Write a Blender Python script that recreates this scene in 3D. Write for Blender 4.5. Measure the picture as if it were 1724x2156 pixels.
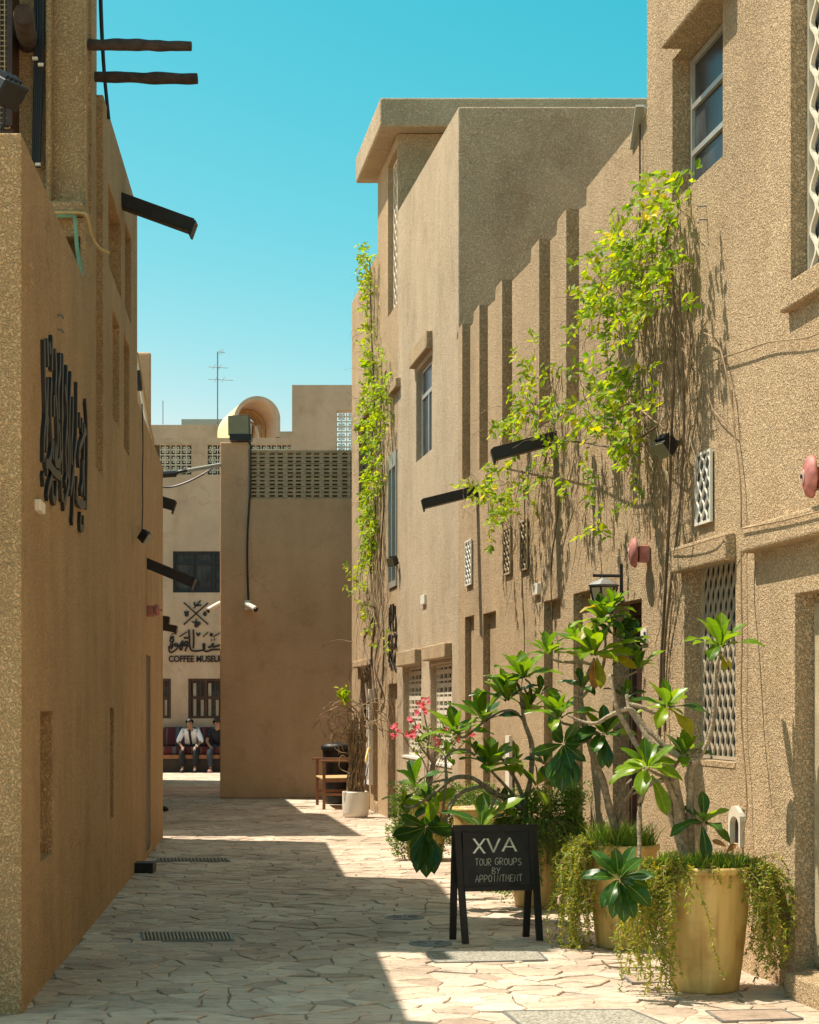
import bpy, bmesh, math, random
from mathutils import Vector, Matrix
from mathutils import noise as mn

S = bpy.context.scene
C = S.collection
for o in list(bpy.data.objects):
    bpy.data.objects.remove(o)
R = math.radians
rnd = random.Random(7)

# ------------------------------------------------------------------ camera, sky, sun, exposure
cam_d = bpy.data.cameras.new('camera')
cam = bpy.data.objects.new('camera', cam_d)
C.objects.link(cam)
cam.location = (0, 0, 1.5)
cam.rotation_euler = (R(90), 0, 0)
cam_d.sensor_fit = 'HORIZONTAL'
cam_d.sensor_width = 36
cam_d.lens = 3800 / 1724 * 36
cam_d.shift_y = 412.5 / 1724
cam_d.clip_end = 2000
S.camera = cam

SUN = Vector((-0.449, 0.15, 1.0)).normalized()      # towards the sun
w = bpy.data.worlds.new('World')
S.world = w
w.use_nodes = True
nt = w.node_tree
bg = nt.nodes['Background']
sky = nt.nodes.new('ShaderNodeTexSky')
sky.sky_type = 'NISHITA'
sky.sun_disc = False
sky.sun_elevation = math.asin(SUN.z)
sky.sun_rotation = math.atan2(SUN.x, SUN.y)
sky.air_density = 1.0
sky.dust_density = 1.3
sky.ozone_density = 1.0
# deep turquoise sky: the whole dome's red channel is steepened, everywhere alike
sep = nt.nodes.new('ShaderNodeSeparateColor')
nt.links.new(sky.outputs[0], sep.inputs[0])


def wmath(op, a, b_):
    n = nt.nodes.new('ShaderNodeMath')
    n.operation = op
    for i, v in enumerate((a, b_)):
        if isinstance(v, (int, float)): n.inputs[i].default_value = v
        else: nt.links.new(v, n.inputs[i])
    return n.outputs[0]


SKY_R = wmath('MULTIPLY', wmath('POWER', wmath('MULTIPLY', sep.outputs[0], 0.193), 4.2), 4.2 / 0.193)
SKY_G = wmath('MULTIPLY', sep.outputs[1], 0.97)
SKY_R = wmath('MINIMUM', SKY_R, wmath('MULTIPLY', SKY_G, 0.95))
SKY_B = wmath('MULTIPLY', sep.outputs[2], 0.76)
comb = nt.nodes.new('ShaderNodeCombineColor')
for i, v in enumerate((SKY_R, SKY_G, SKY_B)): nt.links.new(v, comb.inputs[i])
nt.links.new(comb.outputs[0], bg.inputs[0])
bg.inputs[1].default_value = 0.10

sd = bpy.data.lights.new('sun', 'SUN')
sd.energy = 4.0
sd.angle = R(0.55)
sd.color = (1.0, 0.90, 0.74)
sun = bpy.data.objects.new('sun', sd)
C.objects.link(sun)
sun.rotation_euler = SUN.to_track_quat('Z', 'Y').to_euler()

S.render.engine = 'CYCLES'
S.view_settings.view_transform = 'Standard'
S.view_settings.look = 'None'
S.view_settings.gamma = 1
S.view_settings.use_curve_mapping = False
S.view_settings.exposure = 1.0
S.cycles.max_bounces = 8
S.cycles.diffuse_bounces = 5

# ------------------------------------------------------------------ helpers
F, HX, HY, EYE = 3800.0, 862.0, 1490.0, 1.5
LA, LS = -1.215, -0.07816          # left wall plane X = LA + LS*Y
RA, RS = 3.49, -0.15316            # right wall plane X = RA + RS*Y


def P(x, y, Y):
    return Vector(((x - HX) / F * Y, Y, EYE + (HY - y) / F * Y))


def G(x, y, z=0.0):
    Y = F * (EYE - z) / (y - HY)
    return Vector(((x - HX) / F * Y, Y, z))


def LY(x, p=0.0):
    return (LA + p) / ((x - HX) / F - LS)


def RY(x, p=0.0):
    return (RA - p) / ((x - HX) / F - RS)


def LW(x, y, p=0.0):
    return P(x, y, LY(x, p))


def RW(x, y, p=0.0):
    return P(x, y, RY(x, p))


def WX(side, Y, o):
    return LA + LS * Y + o if side == 'L' else RA + RS * Y - o


def W(side, Y, z, o=0.0):
    return Vector((WX(side, Y, o), Y, z))


def zat(y, Y):
    return EYE + (HY - y) * Y / F


def tag(o, label=None, cat=None, group=None, kind=None):
    if label: o['label'] = label
    if cat: o['category'] = cat
    if group: o['group'] = group
    if kind: o['kind'] = kind
    return o


def obj(name, bm, mat, parent=None, smooth=False, kind=None):
    if isinstance(bm, bpy.types.Mesh):
        me = bm
    else:
        me = bpy.data.meshes.new(name)
        bm.normal_update()
        bm.to_mesh(me)
        bm.free()
    if mat is not None and not me.materials:
        for m in (mat if isinstance(mat, (list, tuple)) else [mat]):
            me.materials.append(m)
    if smooth:
        for p in me.polygons:
            p.use_smooth = True
    o = bpy.data.objects.new(name, me)
    C.objects.link(o)
    if parent is not None:
        o.parent = parent
        o.matrix_parent_inverse = parent.matrix_world.inverted() if parent.type != 'EMPTY' else Matrix.Translation(-parent.location)
    if kind: o['kind'] = kind
    return o


def thing(name, label, cat, loc=(0, 0, 0), group=None):
    o = bpy.data.objects.new(name, None)
    C.objects.link(o)
    o.location = loc
    o.empty_display_size = 0.1
    return tag(o, label, cat, group)


def NB():
    return bmesh.new()


def hexa(bm, v):
    """8 points: bottom 0-3, top 4-7"""
    vs = [bm.verts.new(p) for p in v]
    fs = []
    for f in ((3, 2, 1, 0), (4, 5, 6, 7), (0, 1, 5, 4), (1, 2, 6, 5), (2, 3, 7, 6), (3, 0, 4, 7)):
        fs.append(bm.faces.new([vs[i] for i in f]))
    return fs


def box(bm, x0, x1, y0, y1, z0, z1):
    return hexa(bm, [(x0, y0, z0), (x1, y0, z0), (x1, y1, z0), (x0, y1, z0), (x0, y0, z1), (x1, y0, z1), (x1, y1, z1), (x0, y1, z1)])


def wbox(bm, side, Y0, Y1, o0, o1, z0, z1):
    a, b = (WX(side, Y0, o0), WX(side, Y0, o1))
    c, d = (WX(side, Y1, o0), WX(side, Y1, o1))
    if a > b:
        a, b, c, d = b, a, d, c
    return hexa(bm, [(a, Y0, z0), (b, Y0, z0), (d, Y1, z0), (c, Y1, z0), (a, Y0, z1), (b, Y0, z1), (d, Y1, z1), (c, Y1, z1)])


def prism(bm, side, poly, o0, o1):
    A = [bm.verts.new(W(side, Y, z, o0)) for Y, z in poly]
    B = [bm.verts.new(W(side, Y, z, o1)) for Y, z in poly]
    n = len(poly)
    bm.faces.new(A)
    bm.faces.new(B[::-1])
    for i in range(n):
        bm.faces.new([A[i], B[i], B[(i + 1) % n], A[(i + 1) % n]])
    bmesh.ops.recalc_face_normals(bm, faces=bm.faces)


def obox(bm, c, ax, ay, az, sx, sy, sz):
    """oriented box: centre c, axes, half sizes"""
    v = []
    for k in (-1, 1):
        for i, j in ((-1, -1), (1, -1), (1, 1), (-1, 1)):
            v.append(c + ax * (i * sx) + ay * (j * sy) + az * (k * sz))
    f = hexa(bm, v)
    if ax.cross(ay).dot(az) < 0:
        bmesh.ops.reverse_faces(bm, faces=f)
    return f


def cuts(o, boxes):
    """boxes: list of bmesh-building callables; boolean difference with all of them"""
    bm = NB()
    for f in boxes:
        f(bm)
    bmesh.ops.recalc_face_normals(bm, faces=bm.faces)
    me = bpy.data.meshes.new('cut')
    bm.to_mesh(me)
    bm.free()
    c = bpy.data.objects.new('cut', me)
    C.objects.link(c)
    m = o.modifiers.new('b', 'BOOLEAN')
    m.operation = 'DIFFERENCE'
    m.solver = 'EXACT'
    m.object = c
    dg = bpy.context.evaluated_depsgraph_get()
    dg.update()
    new = bpy.data.meshes.new_from_object(o.evaluated_get(dg))
    o.modifiers.clear()
    old = o.data
    o.data = new
    bpy.data.meshes.remove(old)
    bpy.data.objects.remove(c)
    return o


def bev(o, w_=0.015, seg=2):
    m = o.modifiers.new('bevel', 'BEVEL')
    m.width = w_
    m.segments = seg
    m.limit_method = 'ANGLE'
    m.angle_limit = R(40)
    m.harden_normals = False
    return o


def smooth_path(pts, sub=4):
    pts = [Vector(p) for p in pts]
    out = []
    n = len(pts)
    for i in range(n - 1):
        p0 = pts[max(0, i - 1)]; p1 = pts[i]; p2 = pts[i + 1]; p3 = pts[min(n - 1, i + 2)]
        for k in range(sub):
            t = k / sub
            out.append(0.5 * ((2 * p1) + (p2 - p0) * t + (2 * p0 - 5 * p1 + 4 * p2 - p3) * t * t + (3 * p1 - p0 - 3 * p2 + p3) * t ** 3))
    out.append(pts[-1])
    return out


def tube(bm, pts, r0, r1=None, sides=6, sub=4, cap=True, wob=0.0):
    if r1 is None: r1 = r0
    path = smooth_path(pts, sub) if sub > 1 else [Vector(p) for p in pts]
    rings = []
    n = len(path)
    up = Vector((0.13, 0.21, 0.97)).normalized()
    for i, p in enumerate(path):
        d = (path[min(n - 1, i + 1)] - path[max(0, i - 1)])
        if d.length < 1e-9: d = Vector((0, 0, 1))
        d.normalize()
        a = d.cross(up)
        if a.length < 0.1: a = d.cross(Vector((1, 0, 0)))
        a.normalize()
        b = d.cross(a)
        t = i / (n - 1)
        r = r0 + (r1 - r0) * t
        if wob: r *= 1 + wob * mn.noise(p * 9)
        rings.append([bm.verts.new(p + (a * math.cos(2 * math.pi * k / sides) + b * math.sin(2 * math.pi * k / sides)) * r) for k in range(sides)])
    for i in range(n - 1):
        for k in range(sides):
            bm.faces.new([rings[i][k], rings[i][(k + 1) % sides], rings[i + 1][(k + 1) % sides], rings[i + 1][k]])
    if cap:
        bm.faces.new(rings[0][::-1])
        bm.faces.new(rings[-1])


def lathe(bm, prof, org, ax=Vector((0, 0, 1)), seg=24, close=False):
    """prof: (r, h) from one end to the other"""
    ax = Vector(ax).normalized()
    a = ax.cross(Vector((0, 1, 0)) if abs(ax.y) < 0.9 else Vector((1, 0, 0))).normalized()
    b = ax.cross(a)
    org = Vector(org)
    rings = []
    for r, h in prof:
        if r < 1e-6:
            rings.append([bm.verts.new(org + ax * h)])
        else:
            rings.append([bm.verts.new(org + ax * h + (a * math.cos(2 * math.pi * k / seg) + b * math.sin(2 * math.pi * k / seg)) * r) for k in range(seg)])
    for i in range(len(rings) - 1):
        A, B = rings[i], rings[i + 1]
        for k in range(seg):
            k2 = (k + 1) % seg
            if len(A) == 1 and len(B) == 1: break
            if len(A) == 1: bm.faces.new([A[0], B[k2], B[k]])
            elif len(B) == 1: bm.faces.new([A[k], A[k2], B[0]])
            else: bm.faces.new([A[k], A[k2], B[k2], B[k]])
    if len(rings[0]) > 1: bm.faces.new(rings[0][::-1])
    if len(rings[-1]) > 1: bm.faces.new(rings[-1])
    bmesh.ops.recalc_face_normals(bm, faces=bm.faces)


def ribbon(bm, pts, n, width, t, sub=3, base=0.0):
    """flat raised stroke: pts on a plane with normal n"""
    n = Vector(n).normalized()
    path = smooth_path(pts, sub) if len(pts) > 2 and sub > 1 else [Vector(p) for p in pts]
    m = len(path)
    rows = []
    for i, p in enumerate(path):
        d = (path[min(m - 1, i + 1)] - path[max(0, i - 1)])
        d = d - n * d.dot(n)
        if d.length < 1e-9: d = Vector((0, 0, 1))
        d.normalize()
        s = d.cross(n).normalized() * (width / 2)
        rows.append([bm.verts.new(p + s + n * base), bm.verts.new(p - s + n * base), bm.verts.new(p - s + n * t), bm.verts.new(p + s + n * t)])
    fs = []
    for i in range(m - 1):
        A, B = rows[i], rows[i + 1]
        for k in range(4):
            fs.append(bm.faces.new([A[k], A[(k + 1) % 4], B[(k + 1) % 4], B[k]]))
    fs.append(bm.faces.new(rows[0][::-1]))
    fs.append(bm.faces.new(rows[-1]))
    bmesh.ops.recalc_face_normals(bm, faces=fs)


def ray_plane(x, y, p0, n):
    d = Vector(((x - HX) / F, 1, (HY - y) / F))
    o = Vector((0, 0, EYE))
    return o + d * ((Vector(p0) - o).dot(n) / d.dot(n))


# ------------------------------------------------------------------ materials
def newmat(name):
    m = bpy.data.materials.new(name)
    m.use_nodes = True
    t = m.node_tree
    return m, t, t.nodes['Principled BSDF']


def N(t, typ, **kw):
    n = t.nodes.new(typ)
    for k, v in kw.items():
        if k.startswith('i_'):
            key = k[2:]
            n.inputs[int(key) if key.isdigit() else key].default_value = v
        else:
            setattr(n, k, v)
    return n


def ramp(t, stops):
    r = t.nodes.new('ShaderNodeValToRGB')
    e = r.color_ramp.elements
    while len(e) < len(stops): e.new(0.5)
    for i, (p, c) in enumerate(stops):
        e[i].position = p
        e[i].color = (*c, 1) if len(c) == 3 else c
    return r


def plain(name, col, rough=0.6, metal=0.0, var=0.15, scale=8.0, bump=0.0, bscale=60.0, spec=0.5):
    m, t, b = newmat(name)
    tc = N(t, 'ShaderNodeTexCoord')
    ns = N(t, 'ShaderNodeTexNoise')
    ns.inputs['Scale'].default_value = scale
    ns.inputs['Detail'].default_value = 5
    t.links.new(tc.outputs['Object'], ns.inputs['Vector'])
    lo = tuple(c * (1 - var) for c in col)
    hi = tuple(min(1, c * (1 + var)) for c in col)
    r = ramp(t, [(0.3, lo), (0.7, hi)])
    t.links.new(ns.outputs[0], r.inputs[0])
    t.links.new(r.outputs[0], b.inputs['Base Color'])
    b.inputs['Roughness'].default_value = rough
    b.inputs['Metallic'].default_value = metal
    b.inputs['Specular IOR Level'].default_value = spec
    if bump:
        n2 = N(t, 'ShaderNodeTexNoise')
        n2.inputs['Scale'].default_value = bscale
        n2.inputs['Detail'].default_value = 3
        t.links.new(tc.outputs['Object'], n2.inputs['Vector'])
        bp = N(t, 'ShaderNodeBump')
        bp.inputs['Strength'].default_value = bump
        bp.inputs['Distance'].default_value = 0.01
        t.links.new(n2.outputs[0], bp.inputs['Height'])
        t.links.new(bp.outputs[0], b.inputs['Normal'])
    return m


def stucco(name, col, worm=38.0, dist=0.006, strength=1.0, groove=0.72, stain=0.14):
    m, t, b = newmat(name)
    geo = N(t, 'ShaderNodeTexCoord')
    pos = geo.outputs['Object']
    # worm-like spattered relief: contour ridges of a noise field
    n1 = N(t, 'ShaderNodeTexNoise'); n1.inputs['Scale'].default_value = worm; n1.inputs['Detail'].default_value = 1.0; n1.inputs['Distortion'].default_value = 0.6
    t.links.new(pos, n1.inputs['Vector'])
    sub = N(t, 'ShaderNodeMath', operation='SUBTRACT'); sub.inputs[1].default_value = 0.5
    t.links.new(n1.outputs[0], sub.inputs[0])
    ab = N(t, 'ShaderNodeMath', operation='ABSOLUTE'); t.links.new(sub.outputs[0], ab.inputs[0])
    mr = N(t, 'ShaderNodeMapRange'); mr.interpolation_type = 'SMOOTHSTEP'
    mr.inputs['From Min'].default_value = 0.0; mr.inputs['From Max'].default_value = 0.17
    mr.inputs['To Min'].default_value = 1.0; mr.inputs['To Max'].default_value = 0.0
    t.links.new(ab.outputs[0], mr.inputs['Value'])
    n2 = N(t, 'ShaderNodeTexNoise'); n2.inputs['Scale'].default_value = 170; n2.inputs['Detail'].default_value = 2
    t.links.new(pos, n2.inputs['Vector'])
    hs = N(t, 'ShaderNodeMath', operation='MULTIPLY_ADD'); hs.inputs[1].default_value = 0.15
    t.links.new(n2.outputs[0], hs.inputs[0]); t.links.new(mr.outputs[0], hs.inputs[2])
    bp = N(t, 'ShaderNodeBump'); bp.inputs['Strength'].default_value = strength; bp.inputs['Distance'].default_value = dist
    t.links.new(hs.outputs[0], bp.inputs['Height'])
    n3b = N(t, 'ShaderNodeTexNoise'); n3b.inputs['Scale'].default_value = 3.0; n3b.inputs['Detail'].default_value = 3
    t.links.new(pos, n3b.inputs['Vector'])
    bp2 = N(t, 'ShaderNodeBump'); bp2.inputs['Strength'].default_value = 0.55; bp2.inputs['Distance'].default_value = 0.04
    t.links.new(n3b.outputs[0], bp2.inputs['Height']); t.links.new(bp.outputs[0], bp2.inputs['Normal'])
    t.links.new(bp2.outputs[0], b.inputs['Normal'])
    # colour: broad weathering, vertical run-off, darker grooves
    n3 = N(t, 'ShaderNodeTexNoise'); n3.inputs['Scale'].default_value = 0.9; n3.inputs['Detail'].default_value = 6; n3.inputs['Roughness'].default_value = 0.6
    t.links.new(pos, n3.inputs['Vector'])
    r = ramp(t, [(0.32, tuple(c * (1 - stain) for c in col)), (0.5, col), (0.72, tuple(c * (1 + stain * 0.6) for c in col))])
    t.links.new(n3.outputs[0], r.inputs[0])
    mp = N(t, 'ShaderNodeMapping'); mp.inputs['Scale'].default_value = (2.6, 2.6, 0.45)
    t.links.new(pos, mp.inputs['Vector'])
    n4 = N(t, 'ShaderNodeTexNoise'); n4.inputs['Scale'].default_value = 1.0; n4.inputs['Detail'].default_value = 4
    t.links.new(mp.outputs[0], n4.inputs['Vector'])
    r4 = ramp(t, [(0.35, (0.80, 0.77, 0.73)), (0.6, (1, 1, 1))])
    t.links.new(n4.outputs[0], r4.inputs[0])
    mx = N(t, 'ShaderNodeMix', data_type='RGBA', blend_type='MULTIPLY'); mx.inputs[0].default_value = 0.42
    t.links.new(r.outputs[0], mx.inputs[6]); t.links.new(r4.outputs[0], mx.inputs[7])
    rg = ramp(t, [(0.0, (groove, groove * 0.95, groove * 0.88)), (0.75, (1, 1, 1))])
    t.links.new(mr.outputs[0], rg.inputs[0])
    mx2 = N(t, 'ShaderNodeMix', data_type='RGBA', blend_type='MULTIPLY'); mx2.inputs[0].default_value = 1.0
    t.links.new(mx.outputs[2], mx2.inputs[6]); t.links.new(rg.outputs[0], mx2.inputs[7])
    # hairline cracks where a broad mask allows them, and scattered grimy patches
    nd = N(t, 'ShaderNodeTexNoise'); nd.inputs['Scale'].default_value = 2.5; nd.inputs['Detail'].default_value = 5
    t.links.new(pos, nd.inputs['Vector'])
    av = N(t, 'ShaderNodeVectorMath', operation='MULTIPLY_ADD'); av.inputs[1].default_value = (0.5, 0.5, 0.5)
    t.links.new(nd.outputs['Color'], av.inputs[0]); t.links.new(pos, av.inputs[2])
    vo = N(t, 'ShaderNodeTexVoronoi', feature='DISTANCE_TO_EDGE'); vo.inputs['Scale'].default_value = 0.8
    t.links.new(av.outputs[0], vo.inputs['Vector'])
    rc = ramp(t, [(0.0, (0.72, 0.68, 0.64)), (0.005, (1, 1, 1))])
    t.links.new(vo.outputs[0], rc.inputs[0])
    nm = N(t, 'ShaderNodeTexNoise'); nm.inputs['Scale'].default_value = 0.55; nm.inputs['Detail'].default_value = 2
    t.links.new(pos, nm.inputs['Vector'])
    rm = ramp(t, [(0.48, (0, 0, 0)), (0.60, (1, 1, 1))])
    t.links.new(nm.outputs[0], rm.inputs[0])
    mc = N(t, 'ShaderNodeMix', data_type='RGBA', blend_type='MULTIPLY')
    t.links.new(rm.outputs[0], mc.inputs[0]); t.links.new(mx2.outputs[2], mc.inputs[6]); t.links.new(rc.outputs[0], mc.inputs[7])
    np_ = N(t, 'ShaderNodeTexNoise'); np_.inputs['Scale'].default_value = 2.2; np_.inputs['Detail'].default_value = 8; np_.inputs['Roughness'].default_value = 0.7
    t.links.new(pos, np_.inputs['Vector'])
    rp = ramp(t, [(0.34, (0.89, 0.87, 0.85)), (0.46, (1, 1, 1)), (0.66, (1, 1, 1)), (0.74, (1.08, 1.07, 1.06))])
    t.links.new(np_.outputs[0], rp.inputs[0])
    mp3 = N(t, 'ShaderNodeMix', data_type='RGBA', blend_type='MULTIPLY'); mp3.inputs[0].default_value = 1.0
    t.links.new(mc.outputs[2], mp3.inputs[6]); t.links.new(rp.outputs[0], mp3.inputs[7])
    t.links.new(mp3.outputs[2], b.inputs['Base Color'])
    b.inputs['Roughness'].default_value = 0.92
    b.inputs['Specular IOR Level'].default_value = 0.2
    return m


def leafmat(name, cols, trans=0.45, rough=0.35, scale=6.0, spec=0.5):
    m, t, b = newmat(name)
    out = t.nodes['Material Output']
    geo = N(t, 'ShaderNodeNewGeometry')
    oi = N(t, 'ShaderNodeObjectInfo')
    ad = N(t, 'ShaderNodeMath', operation='ADD')
    t.links.new(geo.outputs['Random Per Island'], ad.inputs[0]); t.links.new(oi.outputs['Random'], ad.inputs[1])
    fr = N(t, 'ShaderNodeMath', operation='FRACT'); t.links.new(ad.outputs[0], fr.inputs[0])
    k = len(cols)
    r = ramp(t, [(i / (k - 1), c) for i, c in enumerate(cols)])
    t.links.new(fr.outputs[0], r.inputs[0])
    tc = N(t, 'ShaderNodeTexCoord')
    n = N(t, 'ShaderNodeTexNoise'); n.inputs['Scale'].default_value = scale; n.inputs['Detail'].default_value = 4
    t.links.new(tc.outputs['Object'], n.inputs['Vector'])
    r2 = ramp(t, [(0.3, (0.78, 0.80, 0.7)), (0.7, (1.12, 1.08, 1.0))])
    t.links.new(n.outputs[0], r2.inputs[0])
    mx = N(t, 'ShaderNodeMix', data_type='RGBA', blend_type='MULTIPLY'); mx.inputs[0].default_value = 1.0
    t.links.new(r.outputs[0], mx.inputs[6]); t.links.new(r2.outputs[0], mx.inputs[7])
    t.links.new(mx.outputs[2], b.inputs['Base Color'])
    b.inputs['Roughness'].default_value = rough
    b.inputs['Specular IOR Level'].default_value = spec
    tr = N(t, 'ShaderNodeBsdfTranslucent')
    br = N(t, 'ShaderNodeMix', data_type='RGBA', blend_type='MULTIPLY'); br.inputs[0].default_value = 1.0
    br.inputs[7].default_value = (1.5, 1.5, 0.5, 1)
    t.links.new(mx.outputs[2], br.inputs[6]); t.links.new(br.outputs[2], tr.inputs[0])
    ms = N(t, 'ShaderNodeMixShader'); ms.inputs[0].default_value = trans
    t.links.new(b.outputs[0], ms.inputs[1]); t.links.new(tr.outputs[0], ms.inputs[2])
    t.links.new(ms.outputs[0], out.inputs[0])
    return m


M = {}
M['wallR'] = stucco('sand_stucco_sunny_side', (0.585, 0.43, 0.268), worm=56, dist=0.0085, groove=0.68)
M['wallU'] = stucco('greyer_stucco', (0.64, 0.51, 0.36), worm=60, dist=0.009, groove=0.70)
M['wallL'] = stucco('ochre_stucco', (0.65, 0.445, 0.25), worm=66, dist=0.010, groove=0.72)
M['wallF'] = stucco('far_stucco', (0.70, 0.465, 0.295), worm=80, dist=0.003, groove=0.85)
M['museum'] = stucco('museum_render', (0.56, 0.40, 0.29), worm=80, dist=0.002, groove=0.9)
M['trim'] = plain('concrete_block', (0.40, 0.31, 0.20), 0.9, var=0.2, bump=0.3)
M['screen'] = plain('tan_cast_screen', (0.40, 0.33, 0.24), 0.85, var=0.12)
M['plate'] = plain('bell_plate', (0.50, 0.33, 0.30), 0.7, var=0.1)
M['shade'] = plain('screen_hole_shade', (0.12, 0.09, 0.06), 0.95, var=0.2)  # shade behind the museum parapet screen, painted as a dark colour
M['sand'] = plain('sandy_ground', (0.52, 0.43, 0.32), 0.95, var=0.2, scale=3)
M['jali'] = plain('pale_cast_screen', (0.62, 0.55, 0.44), 0.85, var=0.12)
M['white'] = plain('white_plaster', (0.72, 0.68, 0.60), 0.6, var=0.08)
M['alu'] = plain('aluminium_frame', (0.38, 0.37, 0.33), 0.4, metal=0.3, var=0.08)
M['dark'] = plain('dark_brown_metal', (0.018, 0.012, 0.010), 0.55, var=0.3)
M['black'] = plain('black_paint', (0.008, 0.008, 0.010), 0.5, var=0.3)
M['cable'] = plain('black_cable', (0.012, 0.013, 0.018), 0.5, var=0.2)
M['wood'] = plain('dark_pole_wood', (0.05, 0.03, 0.022), 0.8, var=0.5, scale=14, bump=0.8, bscale=40)
M['brown'] = plain('stained_wood', (0.05, 0.02, 0.012), 0.5, var=0.4, scale=10)
M['chairwood'] = plain('chair_wood', (0.22, 0.09, 0.035), 0.5, var=0.3, scale=12)
M['rattan'] = plain('woven_seat', (0.45, 0.29, 0.13), 0.8, var=0.2, scale=60)
M['red'] = plain('faded_red_paint', (0.42, 0.15, 0.13), 0.65, var=0.35, scale=18)
M['pot'] = plain('mustard_pot_glaze', (0.60, 0.39, 0.12), 0.38, var=0.16, scale=5, bump=0.15, bscale=20)
M['soil'] = plain('potting_soil', (0.09, 0.06, 0.035), 0.95, var=0.4, scale=40, bump=1.0)
M['whitepot'] = plain('white_pot', (0.78, 0.72, 0.62), 0.4, var=0.04)
M['bark'] = plain('plumeria_bark', (0.31, 0.24, 0.165), 0.85, var=0.45, scale=38, bump=1.0, bscale=90)
M['bark2'] = plain('dark_plumeria_bark', (0.12, 0.085, 0.055), 0.8, var=0.35, scale=25, bump=0.6, bscale=70)
M['twig'] = plain('dry_vine_stem', (0.30, 0.20, 0.11), 0.8, var=0.4, scale=12)
M['twigd'] = plain('dark_vine_stem', (0.13, 0.09, 0.05), 0.8, var=0.4, scale=12)
M['cream'] = plain('cream_vault', (0.80, 0.70, 0.36), 0.7, var=0.05)
M['orange'] = plain('ochre_slats', (0.42, 0.25, 0.10), 0.8, var=0.2)
M['grey'] = plain('grey_metal', (0.22, 0.22, 0.22), 0.5, metal=0.5, var=0.2)
M['green'] = plain('green_pipe', (0.16, 0.34, 0.24), 0.5, var=0.15)
M['chalk'] = plain('chalk', (0.78, 0.76, 0.66), 0.9, var=0.15, scale=80)
M['chalk2'] = plain('thin_chalk', (0.45, 0.44, 0.38), 0.9, var=0.3, scale=120)
M['board'] = plain('chalkboard', (0.011, 0.011, 0.013), 0.6, var=0.75, scale=9)
M['skin'] = plain('skin', (0.30, 0.15, 0.09), 0.5, var=0.08)
M['shirt'] = plain('white_shirt', (0.72, 0.72, 0.78), 0.8, var=0.04)
M['navy'] = plain('navy_cloth', (0.005, 0.006, 0.011), 0.8, var=0.2)
M['jeans'] = plain('grey_jeans', (0.035, 0.04, 0.06), 0.85, var=0.2)
M['hair'] = plain('black_hair', (0.008, 0.006, 0.006), 0.6, var=0.2)
M['sneaker'] = plain('red_white_shoe', (0.45, 0.20, 0.20), 0.6, var=0.5, scale=30)
M['yellow'] = plain('yellow_handle', (0.75, 0.52, 0.10), 0.5, var=0.1)
M['plateG'] = plain('gravel_plate', (0.30, 0.28, 0.23), 0.9, var=0.6, scale=70, bump=1.0, bscale=80)
M['lid'] = plain('metal_lid', (0.20, 0.20, 0.19), 0.6, metal=0.3, var=0.35, scale=20)
M['hose'] = plain('tan_hose', (0.50, 0.35, 0.14), 0.5, var=0.15)


def potmat():
    m, t, b = newmat('weathered_mustard_glaze')
    tc = N(t, 'ShaderNodeTexCoord')
    mp = N(t, 'ShaderNodeMapping'); mp.inputs['Scale'].default_value = (22, 22, 1.6)
    t.links.new(tc.outputs['Object'], mp.inputs['Vector'])
    n = N(t, 'ShaderNodeTexNoise'); n.inputs['Scale'].default_value = 1.0; n.inputs['Detail'].default_value = 6
    t.links.new(mp.outputs[0], n.inputs['Vector'])
    r = ramp(t, [(0.26, (0.42, 0.26, 0.08)), (0.42, (0.60, 0.41, 0.135)), (0.62, (0.66, 0.46, 0.165)), (0.8, (0.72, 0.56, 0.27))])
    t.links.new(n.outputs[0], r.inputs[0])
    n2 = N(t, 'ShaderNodeTexNoise'); n2.inputs['Scale'].default_value = 7; n2.inputs['Detail'].default_value = 8
    t.links.new(tc.outputs['Object'], n2.inputs['Vector'])
    r2 = ramp(t, [(0.36, (0.72, 0.66, 0.55)), (0.52, (1, 1, 1))])
    t.links.new(n2.outputs[0], r2.inputs[0])
    mx = N(t, 'ShaderNodeMix', data_type='RGBA', blend_type='MULTIPLY'); mx.inputs[0].default_value = 0.8
    t.links.new(r.outputs[0], mx.inputs[6]); t.links.new(r2.outputs[0], mx.inputs[7])
    t.links.new(mx.outputs[2], b.inputs['Base Color'])
    b.inputs['Roughness'].default_value = 0.5
    bp = N(t, 'ShaderNodeBump'); bp.inputs['Strength'].default_value = 0.3; bp.inputs['Distance'].default_value = 0.006
    t.links.new(n2.outputs[0], bp.inputs['Height']); t.links.new(bp.outputs[0], b.inputs['Normal'])
    return m


M['pot'] = potmat()
M['floodglass'] = plain('flood_lamp_glass', (0.17, 0.17, 0.10), 0.35, var=0.15)
M['lampglass'] = plain('amber_lamp_glass', (0.50, 0.40, 0.26), 0.25, var=0.12)
M['rib'] = leafmat('leaf_midrib', [(0.26, 0.34, 0.08), (0.34, 0.40, 0.12)], 0.3, 0.4)
M['pink'] = leafmat('pink_petals', [(0.75, 0.10, 0.20), (0.85, 0.22, 0.34)], 0.3, 0.6)
M['yflower'] = leafmat('yellow_petals', [(0.85, 0.65, 0.03), (0.9, 0.75, 0.05)], 0.3, 0.6)
M['vine'] = leafmat('vine_leaves', [(0.10, 0.22, 0.010), (0.26, 0.38, 0.012), (0.42, 0.48, 0.012), (0.16, 0.31, 0.012), (0.55, 0.50, 0.012)], 0.50, 0.5, spec=0.3)
M['plum'] = leafmat('plumeria_leaves', [(0.07, 0.16, 0.010), (0.15, 0.28, 0.010), (0.26, 0.38, 0.012), (0.10, 0.21, 0.010)], 0.45, 0.33, scale=12, spec=0.4)
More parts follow.
